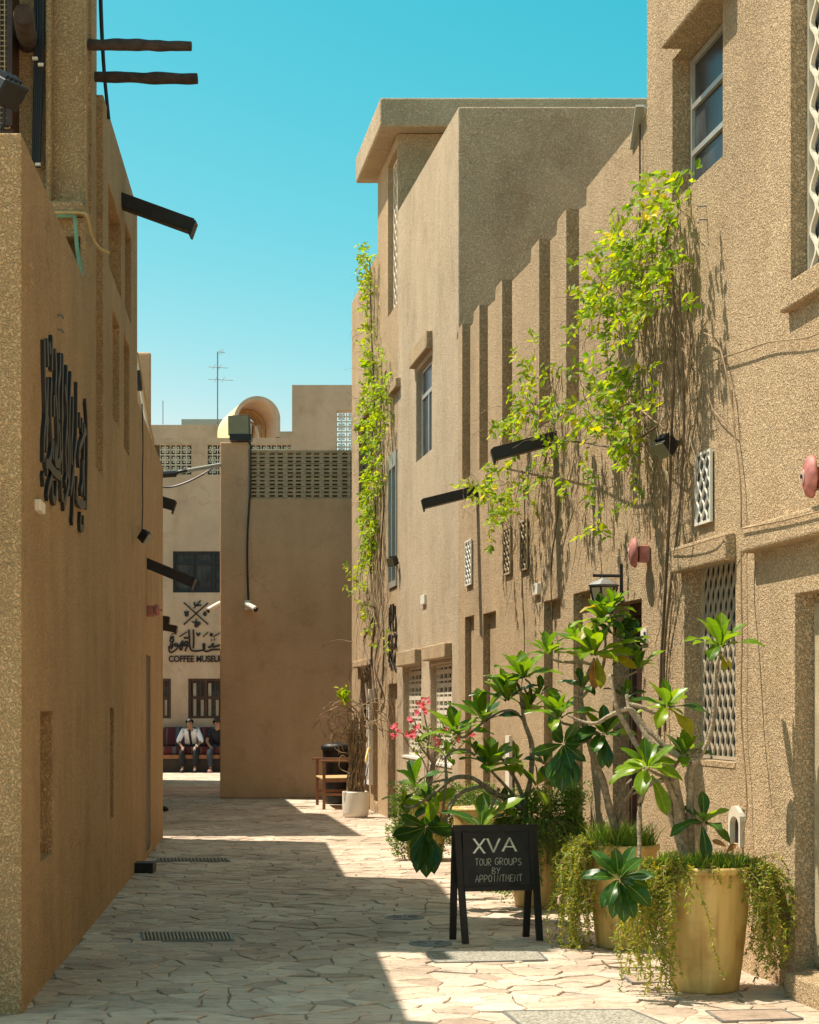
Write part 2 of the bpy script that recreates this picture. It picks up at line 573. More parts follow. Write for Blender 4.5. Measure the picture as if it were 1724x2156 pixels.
M['plumdark'] = leafmat('dark_plumeria_leaves', [(0.022, 0.075, 0.012), (0.035, 0.105, 0.014), (0.05, 0.13, 0.015)], 0.22, 0.34, scale=12, spec=0.35)
M['plumyel'] = leafmat('yellowing_leaves', [(0.50, 0.30, 0.015), (0.40, 0.36, 0.02), (0.30, 0.30, 0.02)], 0.4, 0.4, scale=10)
M['dryleaf'] = leafmat('dry_leaves', [(0.20, 0.07, 0.02), (0.30, 0.12, 0.03)], 0.2, 0.7)
M['trail'] = leafmat('trailing_leaves', [(0.15, 0.24, 0.03), (0.27, 0.34, 0.03), (0.46, 0.36, 0.05), (0.20, 0.32, 0.03)], 0.35, 0.5)
M['trailg'] = leafmat('green_trailing_leaves', [(0.07, 0.15, 0.02), (0.12, 0.23, 0.03), (0.22, 0.32, 0.04)], 0.32, 0.5)
M['grass'] = leafmat('grass_blades', [(0.10, 0.22, 0.02), (0.18, 0.32, 0.03), (0.30, 0.30, 0.04)], 0.3, 0.5)


def glassmat():
    m, t, b = newmat('window_glass')
    b.inputs['Base Color'].default_value = (0.03, 0.035, 0.04, 1)
    b.inputs['Roughness'].default_value = 0.25
    b.inputs['Specular IOR Level'].default_value = 0.25
    tc = N(t, 'ShaderNodeTexCoord')
    n = N(t, 'ShaderNodeTexNoise'); n.inputs['Scale'].default_value = 3
    t.links.new(tc.outputs['Object'], n.inputs['Vector'])
    r = ramp(t, [(0.35, (0.02, 0.024, 0.028)), (0.7, (0.07, 0.08, 0.085))])
    t.links.new(n.outputs[0], r.inputs[0])
    t.links.new(r.outputs[0], b.inputs['Base Color'])
    return m


M['glass'] = glassmat()


def cushionmat():
    m, t, b = newmat('striped_cushion')
    tc = N(t, 'ShaderNodeTexCoord')
    sep = N(t, 'ShaderNodeSeparateXYZ'); t.links.new(tc.outputs['Object'], sep.inputs[0])
    mu = N(t, 'ShaderNodeMath', operation='MULTIPLY'); mu.inputs[1].default_value = 2.3
    t.links.new(sep.outputs[0], mu.inputs[0])
    fr = N(t, 'ShaderNodeMath', operation='FRACT'); t.links.new(mu.outputs[0], fr.inputs[0])
    r = ramp(t, [(0.0, (0.08, 0.008, 0.010)), (0.22, (0.05, 0.01, 0.02)), (0.30, (0.07, 0.075, 0.095)), (0.50, (0.03, 0.01, 0.02)), (0.62, (0.10, 0.016, 0.014)), (0.8, (0.09, 0.085, 0.08)), (0.86, (0.09, 0.01, 0.015))])
    r.color_ramp.interpolation = 'CONSTANT'
    t.links.new(fr.outputs[0], r.inputs[0])
    t.links.new(r.outputs[0], b.inputs['Base Color'])
    b.inputs['Roughness'].default_value = 0.9
    return m


M['cushion'] = cushionmat()


def stonemat():
    m, t, b = newmat('flagstone')
    at = N(t, 'ShaderNodeAttribute', attribute_name='stone')
    tc = N(t, 'ShaderNodeTexCoord')
    r = ramp(t, [(0.0, (0.43, 0.335, 0.265)), (0.15, (0.57, 0.46, 0.37)), (0.42, (0.68, 0.57, 0.46)), (0.6, (0.63, 0.485, 0.38)), (0.78, (0.50, 0.41, 0.34)), (1.0, (0.71, 0.61, 0.50))])
    t.links.new(at.outputs['Fac'], r.inputs[0])
    n = N(t, 'ShaderNodeTexNoise'); n.inputs['Scale'].default_value = 9; n.inputs['Detail'].default_value = 8; n.inputs['Roughness'].default_value = 0.65
    mp = N(t, 'ShaderNodeMapping'); mp.inputs['Scale'].default_value = (0.7, 2.2, 1)
    t.links.new(tc.outputs['Object'], mp.inputs['Vector']); t.links.new(mp.outputs[0], n.inputs['Vector'])
    r2 = ramp(t, [(0.28, (0.52, 0.48, 0.43)), (0.47, (0.94, 0.92, 0.90)), (0.72, (1.15, 1.13, 1.10))])
    t.links.new(n.outputs[0], r2.inputs[0])
    mx = N(t, 'ShaderNodeMix', data_type='RGBA', blend_type='MULTIPLY'); mx.inputs[0].default_value = 1.0
    t.links.new(r.outputs[0], mx.inputs[6]); t.links.new(r2.outputs[0], mx.inputs[7])
    n5 = N(t, 'ShaderNodeTexNoise'); n5.inputs['Scale'].default_value = 0.7; n5.inputs['Detail'].default_value = 4
    t.links.new(tc.outputs['Object'], n5.inputs['Vector'])
    r5 = ramp(t, [(0.35, (0.70, 0.68, 0.66)), (0.6, (1, 1, 1))])
    t.links.new(n5.outputs[0], r5.inputs[0])
    mx2 = N(t, 'ShaderNodeMix', data_type='RGBA', blend_type='MULTIPLY'); mx2.inputs[0].default_value = 1.0
    t.links.new(mx.outputs[2], mx2.inputs[6]); t.links.new(r5.outputs[0], mx2.inputs[7])
    t.links.new(mx2.outputs[2], b.inputs['Base Color'])
    b.inputs['Roughness'].default_value = 0.62
    b.inputs['Specular IOR Level'].default_value = 0.3
    n3 = N(t, 'ShaderNodeTexNoise'); n3.inputs['Scale'].default_value = 22; n3.inputs['Detail'].default_value = 6
    t.links.new(tc.outputs['Object'], n3.inputs['Vector'])
    bp = N(t, 'ShaderNodeBump'); bp.inputs['Strength'].default_value = 0.9; bp.inputs['Distance'].default_value = 0.02
    t.links.new(n3.outputs[0], bp.inputs['Height']); t.links.new(bp.outputs[0], b.inputs['Normal'])
    return m


M['stone'] = stonemat()
M['grout'] = plain('sandy_grout', (0.27, 0.215, 0.16), 0.95, var=0.35, scale=10, bump=0.5)


def farpave():
    m, t, b = newmat('far_paving')
    tc = N(t, 'ShaderNodeTexCoord')
    v = N(t, 'ShaderNodeTexVoronoi', feature='F1'); v.inputs['Scale'].default_value = 4
    t.links.new(tc.outputs['Object'], v.inputs['Vector'])
    hs = N(t, 'ShaderNodeSeparateColor'); t.links.new(v.outputs['Color'], hs.inputs[0])
    r = ramp(t, [(0.0, (0.36, 0.29, 0.22)), (0.5, (0.52, 0.43, 0.33)), (1.0, (0.60, 0.52, 0.41))])
    t.links.new(hs.outputs[0], r.inputs[0])
    v2 = N(t, 'ShaderNodeTexVoronoi', feature='DISTANCE_TO_EDGE'); v2.inputs['Scale'].default_value = 4
    t.links.new(tc.outputs['Object'], v2.inputs['Vector'])
    r2 = ramp(t, [(0.0, (0.45, 0.42, 0.38)), (0.06, (1, 1, 1))])
    t.links.new(v2.outputs[0], r2.inputs[0])
    mx = N(t, 'ShaderNodeMix', data_type='RGBA', blend_type='MULTIPLY'); mx.inputs[0].default_value = 1.0
    t.links.new(r.outputs[0], mx.inputs[6]); t.links.new(r2.outputs[0], mx.inputs[7])
    t.links.new(mx.outputs[2], b.inputs['Base Color'])
    b.inputs['Roughness'].default_value = 0.7
    return m


M['farpave'] = farpave()


# ------------------------------------------------------------------ ground and paving stones
bm = NB()
vs = [bm.verts.new(p) for p in ((-300, -60, -0.014), (300, -60, -0.014), (300, 500, -0.014), (-300, 500, -0.014))]
bm.faces.new(vs)
ground = obj('pavement', bm, M['sand'], kind='structure')
bm = NB()
vs = [bm.verts.new(p) for p in ((-6, 7, -0.008), (3, 7, -0.008), (3, 27.5, -0.008), (-6, 27.5, -0.008))]
bm.faces.new(vs)
obj('joint_bed', bm, M['grout'], ground)
bm = NB()
vs = [bm.verts.new(p) for p in ((-7, 27.0, -0.002), (2, 27.0, -0.002), (4, 46, -0.002), (-12, 46, -0.002))]
bm.faces.new(vs)
obj('path', bm, M['farpave'], kind='structure')


def voronoi_stones():
    r2 = random.Random(11)
    cs, ct = 0.205, 0.125
    x0, x1, y0, y1 = -5.2, 2.9, 7.6, 27.3
    nx, ny = int((x1 - x0) / cs), int((y1 - y0) / ct)
    pts = {}
    for i in range(nx):
        for j in range(ny):
            if r2.random() < 0.20: continue
            pts[(i, j)] = (x0 + (i + 0.5 + r2.uniform(-0.48, 0.48)) * cs, y0 + (j + 0.5 + r2.uniform(-0.48, 0.48)) * ct)
    out = []
    for (i, j), (px, py) in pts.items():
        if px > WX('R', py, 0) + 0.1: continue
        if py < 20.9 and px < WX('L', py, 0) - 0.1: continue
        if py < 8.6 and abs(px) > 2.4: continue
        if py >= 20.9 and px < -3.2 - 0.14 * (py - 22): continue
        poly = [(px - .5, py - .5), (px + .5, py - .5), (px + .5, py + .5), (px - .5, py + .5)]
        for a in range(-3, 4):
            for b in range(-4, 5):
                q = pts.get((i + a, j + b))
                if q is None or (a == 0 and b == 0): continue
                mx, my = (px + q[0]) / 2, (py + q[1]) / 2
                dx, dy = q[0] - px, q[1] - py
                L = math.hypot(dx, dy)
                gap = 0.0006 + 0.0052 * (((i * 73856093 + j * 19349663) ^ ((i + a) * 73856093 + (j + b) * 19349663)) % 97 / 97.0) ** 2
                lim = (mx * dx + my * dy) / L - gap
                dx /= L; dy /= L
                new = []
                n = len(poly)
                for k in range(n):
                    A, B = poly[k], poly[(k + 1) % n]
                    da = A[0] * dx + A[1] * dy - lim
                    db = B[0] * dx + B[1] * dy - lim
                    if da <= 0: new.append(A)
                    if (da < 0) != (db < 0) and abs(da - db) > 1e-12:
                        t = da / (da - db)
                        new.append((A[0] + (B[0] - A[0]) * t, A[1] + (B[1] - A[1]) * t))
                poly = new
                if len(poly) < 3: break
            if len(poly) < 3: break
        if len(poly) >= 3: out.append(((px, py), poly))
    return out


def stone_mesh(bm, c, poly, layer, rr):
    cx = sum(p[0] for p in poly) / len(poly); cy = sum(p[1] for p in poly) / len(poly)
    # drop tiny edges, roughen the outline
    pl = []
    for k, p in enumerate(poly):
        q = poly[(k + 1) % len(poly)]
        if math.hypot(q[0] - p[0], q[1] - p[1]) < 0.018: continue
        pl.append(p)
        L = math.hypot(q[0] - p[0], q[1] - p[1])
        if L > 0.11:
            t = rr.uniform(0.35, 0.65); o = rr.uniform(-0.010, 0.001)
            mx, my = p[0] + (q[0] - p[0]) * t, p[1] + (q[1] - p[1]) * t
            nx, ny = (mx - cx), (my - cy); l2 = math.hypot(nx, ny) or 1
            pl.append((mx + nx / l2 * o, my + ny / l2 * o))
    if len(pl) < 3: return
    h = rr.uniform(-0.0045, 0.0030); tx, ty = rr.uniform(-0.022, 0.022), rr.uniform(-0.035, 0.035)
    val = rr.random()
    A, B, D = [], [], []
    for x, y in pl:
        z = h + (x - cx) * tx + (y - cy) * ty
        A.append(bm.verts.new((x, y, -0.018)))
        B.append(bm.verts.new((x, y, z - 0.004)))
        k = 0.006 / max(0.03, math.hypot(x - cx, y - cy))
        D.append(bm.verts.new((x + (cx - x) * k, y + (cy - y) * k, z)))
    n = len(pl)
    fs = [bm.faces.new(D)]
    for i in range(n):
        j = (i + 1) % n
        fs.append(bm.faces.new([A[i], A[j], B[j], B[i]]))
        fs.append(bm.faces.new([B[i], B[j], D[j], D[i]]))
    for f in fs:
        for l in f.loops: l[layer] = (val, val, val, 1)


rs = random.Random(5)
st = sorted(voronoi_stones(), key=lambda s: s[0][1] + 0.2 * abs(s[0][0]))
near = [s for s in st if -1.95 < s[0][0] < 2.2 and s[0][1] > 8.45 and abs(s[0][0]) < 0.235 * s[0][1]][:300]
nearid = {id(s) for s in near}
rest = NB(); rl = rest.loops.layers.float_color.new('stone')
for s in st:
    if id(s) in nearid:
        b1 = NB(); l1 = b1.loops.layers.float_color.new('stone')
        stone_mesh(b1, s[0], s[1], l1, rs)
        if len(b1.faces): obj('paving_stone', b1, M['stone'], ground)
        else: b1.free()
    else:
        stone_mesh(rest, s[0], s[1], rl, rs)
obj('paving_stones', rest, M['stone'], ground, kind='stuff')

# ------------------------------------------------------------------ left house
lh = thing('ochre_house', 'long ochre stucco house on the left with dark Arabic lettering, slit niches and parapets', 'building', (-2.5, 12, 0))
bm = NB()
prism(bm, 'L', [(8.88, -0.02), (20.8, -0.02), (20.8, 4.27), (16.73, 4.36), (16.73, 6.10), (16.3, 6.12), (13.3, 6.02), (13.3, 3.2), (12.62, 3.2), (12.62, 4.34), (8.88, 4.33)], 0.0, -0.4)
lw = obj('wall', bm, M['wallL'], lh)


def LN(x0, x1, z0, z1, d):
    a, b = LY(x0), LY(x1)
    return lambda bm_: wbox(bm_, 'L', a, b, 0.2, -d, z0, z1)


cuts(lw, [LN(85, 112, 0.68, 1.48, 0.16), LN(232, 240.5, 0.64, 1.50, 0.13), LN(308, 317.5, 0.05, 2.03, 0.10),
          LN(237, 252, 3.78, 4.62, 0.12), LN(261, 273, 3.70, 4.66, 0.12),
          LN(228, 256, 4.88, 5.50, 0.10), LN(263, 277, 4.90, 5.66, 0.10)])
bev(lw, 0.03, 3)
bm = NB(); wbox(bm, 'L', LY(308) + .01, LY(317.5) - .01, -0.012, -0.08, 0.06, 2.02); obj('door', bm, M['brown'], lh)
bm = NB()
wbox(bm, 'L', 12.5, 13.3, -0.05, -4, 0, 8.0)
bx = box(bm, -6, -2.44, 13.3, 13.95, 0, 8.0)
tw = obj('tower', bm, M['wallL'], lh)
# window opening of the tower with mesh screen at the frame edge
bm = NB()
box(bm, -6.0, P(27, 0, 12.3).x, 12.30, 12.5, 3.9, 8.0)       # projecting bay left
box(bm, P(15, 0, 12.28).x, P(27, 0, 12.28).x, 12.26, 12.30, zat(264, 12.26), 8.0)
obj('window_frame', bm, M['brown'], lh)
bm = NB()
for k in range(48):
    z = zat(262, 12.2) + k * 0.035
    box(bm, -3.2, P(14, 0, 12.2).x, 12.285, 12.292, z, z + 0.008)
for k in range(12):
    x = P(14, 0, 12.2).x - 0.035 * k
    box(bm, x, x + 0.008, 12.275, 12.283, zat(262, 12.2), 7.9)
obj('insect_screen', bm, M['trim'], lh)
bm = NB()   # pilaster edge between cables and the flat panel
box(bm, P(95, 0, 12.4).x, P(107, 0, 12.4).x, 12.40, 12.5, 3.9, 8.0)
bev(obj('pilaster', bm, M['wallL'], lh), 0.02, 3)
bm = NB()
wbox(bm, 'L', 12.49, 12.53, -0.045, -0.06, 3.9, 8.0)
wbox(bm, 'L', 12.70, 12.75, -0.03, -0.05, 3.9, 8.0)
obj('corner_strip', bm, M['wallL'], lh)
bm = NB()   # ledge and bracket under it
box(bm, P(104, 0, 12.3).x, P(181, 0, 12.3).x, 12.15, 12.5, zat(447, 12.15), zat(421, 12.15))
bev(obj('ledge', bm, M['wallL'], lh), 0.02, 3)
bm = NB()
box(bm, P(104, 0, 12.3).x, P(183, 0, 12.3).x, 12.25, 12.5, 3.4, zat(450, 12.15))
lb = obj('lower_panel', bm, M['wallL'], lh)
cuts(lb, [lambda b_: box(b_, P(128, 0, 12.3).x, P(172, 0, 12.3).x, 12.0, 12.42, 3.2, zat(497, 12.25))])
bm = NB()
wbox(bm, 'L', 8.9, 12.6, -0.38, -5, 0, 3.9)
wbox(bm, 'L', 13.32, 16.7, -0.38, -5, 0, 5.8)
wbox(bm, 'L', 16.7, 20.78, -0.38, -4, 0, 4.0)
wbox(bm, 'L', 8.88, 9.25, -0.39, -6, 0, 4.33)
obj('roof', bm, M['wallL'], lh)

# building further left, past the end of the ochre house
kb = thing('back_left_house', 'plain house behind the end of the ochre house, its flat top showing above the parapet', 'building', (-5, 24, 0))
bm = NB()


def kx(Y): return (318 - HX) / F * Y


hexa(bm, [(-10, 22.0, 0), (kx(22), 22.0, 0), (kx(26.5), 26.5, 0), (-10, 26.5, 0), (-10, 22.0, 5.84), (kx(22), 22.0, 5.84), (kx(26.5), 26.5, 5.84), (-10, 26.5, 5.84)])
hexa(bm, [(-10, 26.5, 0), (-3.72, 26.5, 0), (-5.25, 37.8, 0), (-10, 37.8, 0), (-10, 26.5, 4.95), (-3.72, 26.5, 4.95), (-5.25, 37.8, 4.95), (-10, 37.8, 4.95)])
bev(obj('wall', bm, M['wallF'], kb), 0.03)

# ------------------------------------------------------------------ right house
rh = thing('sand_house', 'tall sand coloured stucco house on the right with vertical slots, niches and grilled windows', 'building', (1.8, 14, 0))


def RN(xf, xn, yt, yb, d, atn=False):
    a, b = RY(xn), RY(xf)
    Yr = a if atn else b
    z1 = zat(yt, Yr)
    z0 = zat(yb, Yr) if yb is not None else 0.02
    return lambda bm_: wbox(bm_, 'R', a, b, 0.2, -d, z0, z1)


# near tall part
bm = NB()
prism(bm, 'R', [(-9, -0.02), (12.26, -0.02), (12.26, 9.5), (-9, 9.5)], 0.0, -0.5)
wa = obj('wall', bm, M['wallR'], rh)
cuts(wa, [lambda b_: wbox(b_, 'R', RY(1521), RY(1415), 0.3, -0.16, 4.77, 5.69),      # upper window
          lambda b_: wbox(b_, 'R', 7.2, RY(1664), 0.3, -0.14, 3.74, 8.0),              # big screened opening
          lambda b_: wbox(b_, 'R', RY(1548), RY(1440), 0.3, -0.15, 1.17, 2.40),        # lower window
          lambda b_: wbox(b_, 'R', 8.2, RY(1673), 0.3, -0.16, 0.13, 2.10),             # door recess
          RN(1322, 1352, 1272, None, 0.0) if False else (lambda b_: wbox(b_, 'R', RY(1567), RY(1541), 0.3, -0.10, zat(1775, RY(1550)), zat(1703, RY(1550))))])
bev(wa, 0.022, 3)
# middle part with the slots
slots = [(1192, 1219), (1135, 1158), (1057, 1078), (1009, 1027), (973, 990)]
prof = [(12.26, -0.02), (19.36, -0.02), (19.36, 5.46)]
for xf, xn in slots[::-1]:
    yf, yn = RY(xf), RY(xn)
    zb = 5.40 - (yf - 14.5) * -0.012
    top = zb + 0.11
    prof += [(yf + 0.34, zb), (yf + 0.30, top), (yf, top + .01), (yn, top + .01) if False else (yn, zb)]
prof += [(13.90, 5.37), (13.88, 5.50), (12.26, 5.54)]
bm = NB()
prism(bm, 'R', prof, 0.0, -0.45)
wb = obj('wall', bm, M['wallR'], rh)
cs_ = []
for xf, xn in slots:
    cs_.append((lambda a, b: (lambda bm_: wbox(bm_, 'R', a, b, 0.2, -0.13, 3.90, 6.2)))(RY(xn), RY(xf)))
cs_ += [RN(979, 998, 1299, 1700, 0.062), RN(1017, 1044, 1292, 1700, 0.066), RN(1145, 1180, 1266, 1740, 0.068),
        RN(1207, 1243, 1250, 1740, 0.068), RN(1290, 1351, 1272, None, 0.22)]
cuts(wb, cs_)
bev(wb, 0.022, 3)
bm = NB()
wbox(bm, 'R', 12.26, 19.4, -0.44, -6, 0, 4.95)
wbox(bm, 'R', -9, 12.2, -0.49, -6, 0, 9.5)
obj('roof', bm, M['wallF'], rh)
# taller block behind the slots
bm = NB()
prism(bm, 'R', [(19.36, -0.02), (23.8, -0.02), (23.8, 8.05), (19.36, 7.95)], 0.0, -7)
wc = obj('upper_block', bm, M['wallU'], rh)
cuts(wc, [RN(905, 951, 1400, 1604, 0.13), RN(848, 886, 1405, 1590, 0.13), RN(876, 908.5, 783, 972, 0.10)])
bev(wc, 0.025, 3)


def lintel(parent, x0, x1, ztop, zbot, out, atplane=True, mat='wallR', w_=0.018):
    """x0 far, x1 near, in photograph pixels on the lintel's own face"""
    a, b = RY(x1, out), RY(x0, out)
    bm = NB()
    wbox(bm, 'R', a, b, out, -0.02, zbot, ztop)
    return bev(obj('lintel', bm, M[mat], parent), w_, 3)


lintel(rh, 1412, 1525, 2.52, 2.355, 0.065)
lintel(rh, 1555, 1850, zat(1095, RY(1640)) + .0, zat(1152, RY(1640)), 0.085)
lintel(rh, 1391, 1500, 5.95, 5.69, 0.13)
lintel(rh, 833, 872, 2.22, 2.03, 0.085)
lintel(rh, 888, 935, 2.22, 2.05, 0.085)
lintel(rh, 860, 897, zat(733, RY(880)), zat(783, RY(868)), 0.075)
bm = NB()   # sill of the big screened opening
wbox(bm, 'R', 7.2, RY(1664) + 0.03, 0.05, -0.10, 3.60, 3.74)
bev(obj('sill', bm, M['wallR'], rh), 0.01)
bm = NB()   # door step
wbox(bm, 'R', 7.6, RY(1690), 0.10, -0.15, -0.01, 0.125)
bev(obj('step', bm, M['wallR'], rh), 0.012)
for zz, a, b in ((1.17, RY(1548), RY(1440)),):
    bm = NB(); wbox(bm, 'R', a + .002, b - .002, 0.004, -0.148, zz - 0.02, zz + 0.010)
    obj('sill', bm, M['wallR'], rh)
bm = NB()
wbox(bm, 'R', RY(951) + .002, RY(905) - .002, 0.01, -0.128, zat(1604, RY(905)) - 0.02, zat(1604, RY(905)) + 0.01)
wbox(bm, 'R', RY(886) + .002, RY(848) - .002, 0.01, -0.128, zat(1590, RY(848)) - 0.02, zat(1590, RY(848)) + 0.01)
obj('sill', bm, M['white'], rh)
bm = NB()   # metal flashing on the parapet
obox(bm, P(1341, 268, 12.45), Vector((-0.95, 0, 0)).normalized(), Vector((0, 0.86, -.5)).normalized(), Vector((0, .5, .86)), 0.03, 0.19, 0.01)
obj('flashing', bm, M['alu'], rh)


def bars(parent, name, n, mk, mat):
    for k in range(n):
        bm_ = NB(); mk(bm_, k); obj(name, bm_, mat, parent)


# upper window of the near part
win = NB()
o_ = -0.13
a, b = RY(1521) + 0.02, RY(1415) - 0.02
for (A, B, z0, z1) in ((a, a + .035, 4.77, 5.68), (b - .035, b, 4.77, 5.68), (a + .035, b - .035, 4.77, 4.80), (a + .035, b - .035, 5.64, 5.68), (a + .035, b - .035, 5.05, 5.085), (a + .035, b - .035, 5.35, 5.385), ((a + b) / 2 + .12, (a + b) / 2 + .15, 4.80, 5.05) if False else (a + .035, a + .055, 4.80, 5.64)):
    wbox(win, 'R', A, B, o_ + 0.02, o_ - 0.02, z0, z1)
wf = obj('window', win, M['alu'], rh)
for z0, z1 in ((4.80, 5.05), (5.085, 5.35), (5.385, 5.64)):
    bm = NB(); wbox(bm, 'R', a + .055, b - .035, o_ - 0.002, o_ - 0.012, z0, z1)
    obj('pane', bm, M['glass'], wf)
# upper window of the tall block
win = NB(); o_ = -0.085
a, b = RY(908.5) + 0.02, RY(876) - 0.02
zb, zt = zat(972, RY(876)), zat(783, RY(876))
for (A, B, z0, z1) in ((a, a + .05, zb, zt), (b - .05, b, zb, zt), (a + .05, b - .05, zb, zb + .04), (a + .05, b - .05, zt - .04, zt), (a + .05, b - .05, zt - .36, zt - .31), ((a + b) / 2, (a + b) / 2 + .05, zb + .04, zt - .36)):
    wbox(win, 'R', A, B, o_ + 0.02, o_ - 0.01, z0, z1)
wf = obj('window', win, M['alu'], rh)
for z0, z1 in ((zb + .04, zt - .36), (zt - .31, zt - .04)):
    bm = NB(); wbox(bm, 'R', a + .05, b - .05, o_ + 0.004, o_ - 0.006, z0, z1)
    obj('pane', bm, M['glass'], wf)


def jali(parent, a, b, z0, z1, o, pitch, period, fr=0.02, depth=0.012, mat='jali', glass=True, out=0.0, name='window', th=0.007):
    """screen of wavy upright strips in a frame; a near Y, b far Y"""
    bm = NB()
    for (A, B, c, d) in ((a, a + fr, z0, z1), (b - fr, b, z0, z1), (a + fr, b - fr, z0, z0 + fr), (a + fr, b - fr, z1 - fr, z1)):
        wbox(bm, 'R', A, B, o + depth * 0.7, o - depth * 0.9, c, d)
    wf_ = obj(name, bm, M[mat], parent)
    n = int((b - a - 2 * fr) / pitch)
    for k in range(n + 1):
        bm = NB()
        y0_ = a + fr + (b - a - 2 * fr) * (k + 0.5) / (n + 1)
        m_ = int((z1 - z0 - 2 * fr) / (period / 8))
        rows = []
        for i in range(m_ + 1):
            z = z0 + fr + (z1 - z0 - 2 * fr) * i / m_
            y = y0_ + pitch * 0.40 * math.sin(2 * math.pi * (z - z0) / period + (math.pi if k % 2 else 0))
            rows.append([bm.verts.new(W('R', yy, z, oo)) for yy, oo in ((y - th, o - depth / 2), (y + th, o - depth / 2), (y + th, o + depth / 2), (y - th, o + depth / 2))])
        for i in range(m_):
            for q in range(4):
                bm.faces.new([rows[i][q], rows[i][(q + 1) % 4], rows[i + 1][(q + 1) % 4], rows[i + 1][q]])
        bmesh.ops.recalc_face_normals(bm, faces=bm.faces)
        obj('slat', bm, M[mat], wf_)
    if glass:
        bm = NB(); wbox(bm, 'R', a + fr, b - fr, o - depth * 0.9, o - depth * 0.9 - 0.006, z0 + fr, z1 - fr)
        obj('pane', bm, M['glass'], wf_)
    return wf_


jali(rh, RY(1548) + .004, RY(1440) - .004, 1.185, 2.395, -0.115, 0.050, 0.150, mat='screen', th=0.005, depth=0.012)
jali(rh, 7.25, RY(1664) - 0.01, 3.745, 7.9, -0.10, 0.10, 0.22, th=0.012, depth=0.022)
# small white wall screens
ws = []
for (xf, xn, yt, yb, Yp, pit, per, lab) in ((1460, 1493, 958, 1108, None, 0.062, 0.13, 'white framed lattice wall vent right of the vine curtain'),
                                            (977, 990, 1140, 1234, None, 0.07, 0.10, 'small white lattice wall vent left of the slanting spout shadow'),
                                            (1057, 1072, 1113, 1212, None, 0.07, 0.10, 'left of two weathered grey lattice vents under the vine'),
                                            (1092, 1107, 1098, 1203, None, 0.07, 0.10, 'right of two weathered grey lattice vents under the vine')):
    a, b = RY(xn, 0.03), RY(xf, 0.03)
    z1_, z0_ = zat(yt, b), zat(yb, b)
    t = thing('wall_vent', lab, 'vent', tuple(W('R', (a + b) / 2, z0_, 0.0)), 'lattice wall vents')
    jali(t, a, b, z0_, z1_, 0.018, pit, per, fr=0.016, depth=0.010, mat='white' if xf in (1460, 977) else 'trim', name='frame', th=0.004)
# narrow aluminium window on the far part
# far windows with cast screens: rows of slots
for (xf, xn, yt, yb) in ((905, 951, 1400, 1604), (848, 886, 1405, 1590)):
    a, b = RY(xn) + .005, RY(xf) - .005
    z1_, z0_ = zat(yt, RY(xf)) - .003, zat(yb, RY(xf)) + .015
    bm = NB()
    for (A, B, c, d) in ((a, a + .03, z0_, z1_), (b - .03, b, z0_, z1_)):
        wbox(bm, 'R', A, B, -0.075, -0.11, c, d)
    wf = obj('window', bm, M['jali'], rh)
    for k in range(5):
        y = a + .03 + (b - a - .06) * (k + .5) / 5
        bm = NB(); wbox(bm, 'R', y - .022, y + .022, -0.078, -0.105, z0_, z1_); obj('mullion', bm, M['jali'], wf)
    nr = 14
    for k in range(nr + 1):
        z = z0_ + (z1_ - z0_ - 0.03) * k / nr
        bm = NB(); wbox(bm, 'R', a + .03, b - .03, -0.081, -0.10, z, z + (.05 if k % 2 else .028)); obj('slat', bm, M['jali'], wf)
    bm = NB(); wbox(bm, 'R', a + .03, b - .03, -0.112, -0.12, z0_, z1_); obj('pane', bm, M['glass'], wf)
# dark timber doors
bm = NB()
a, b = RY(1351) + .005, RY(1290) - .005
z1_ = zat(1272, RY(1290))
wbox(bm, 'R', a, a + .07, -0.12, -0.21, 0.02, z1_ - .003)
wbox(bm, 'R', b - .07, b, -0.12, -0.21, 0.02, z1_ - .003)
wbox(bm, 'R', a + .07, b - .07, -0.12, -0.21, z1_ - .09, z1_ - .003)
df = obj('door', bm, M['brown'], rh)
for k in range(5):
    A = a + .07 + (b - a - .14) * k / 5; B = a + .07 + (b - a - .14) * (k + 1) / 5 - .006
    bm = NB(); wbox(bm, 'R', A, B, -0.15 - (k % 2) * .004, -0.20, 0.03, z1_ - .09); obj('plank', bm, M['brown'], df)
bm = NB()
wbox(bm, 'R', 8.25, RY(1673) - .01, -0.11, -0.155, 0.14, 2.09)
for k in range(3):
    wbox(bm, 'R', RY(1673) - .10 - k * .2, RY(1673) - .02 - k * .2, -0.095, -0.11, 0.16, 2.05)
obj('door', bm, M['trim'], rh)

# ------------------------------------------------------------------ corniced house beyond
ch = thing('corniced_house', 'far right stucco house with an overhanging flat cornice and tall white screen window', 'building', (0.3, 25, 0))
bm = NB()
prism(bm, 'R', [(23.8, -0.02), (25.75, -0.02), (25.75, 9.07), (23.8, 9.07)], 0.0, -7)
wd = obj('wall', bm, M['wallR'], ch)
cuts(wd, [lambda b_: wbox(b_, 'R', RY(836), RY(816.5), 0.3, -0.11, 6.85, 8.92),
          RN(817.6, 836, 1440, None, 0.09, ), lambda b_: wbox(b_, 'R', RY(836.2), RY(819), 0.3, -0.07, zat(1238, RY(827)), zat(953, RY(827)))])
bev(wd, 0.02, 3)
bm = NB()
prism(bm, 'R', [(25.75, -0.02), (28.8, -0.02), (28.8, 7.98), (25.75, 8.0)], 0.0, -7)
we = obj('wall', bm, M['wallR'], ch)
cuts(we, [RN(755, 777, 919, 1073, 0.12), RN(758, 783, 1408, 1561, 0.11), RN(786, 799, 1451, 1686, 0.10)])
bev(we, 0.02, 3)
bm = NB()
wbox(bm, 'R', 23.53, 26.1, 0.27, -9, 9.08, 9.46)
bev(obj('cornice', bm, M['wallU'], ch), 0.03, 3)
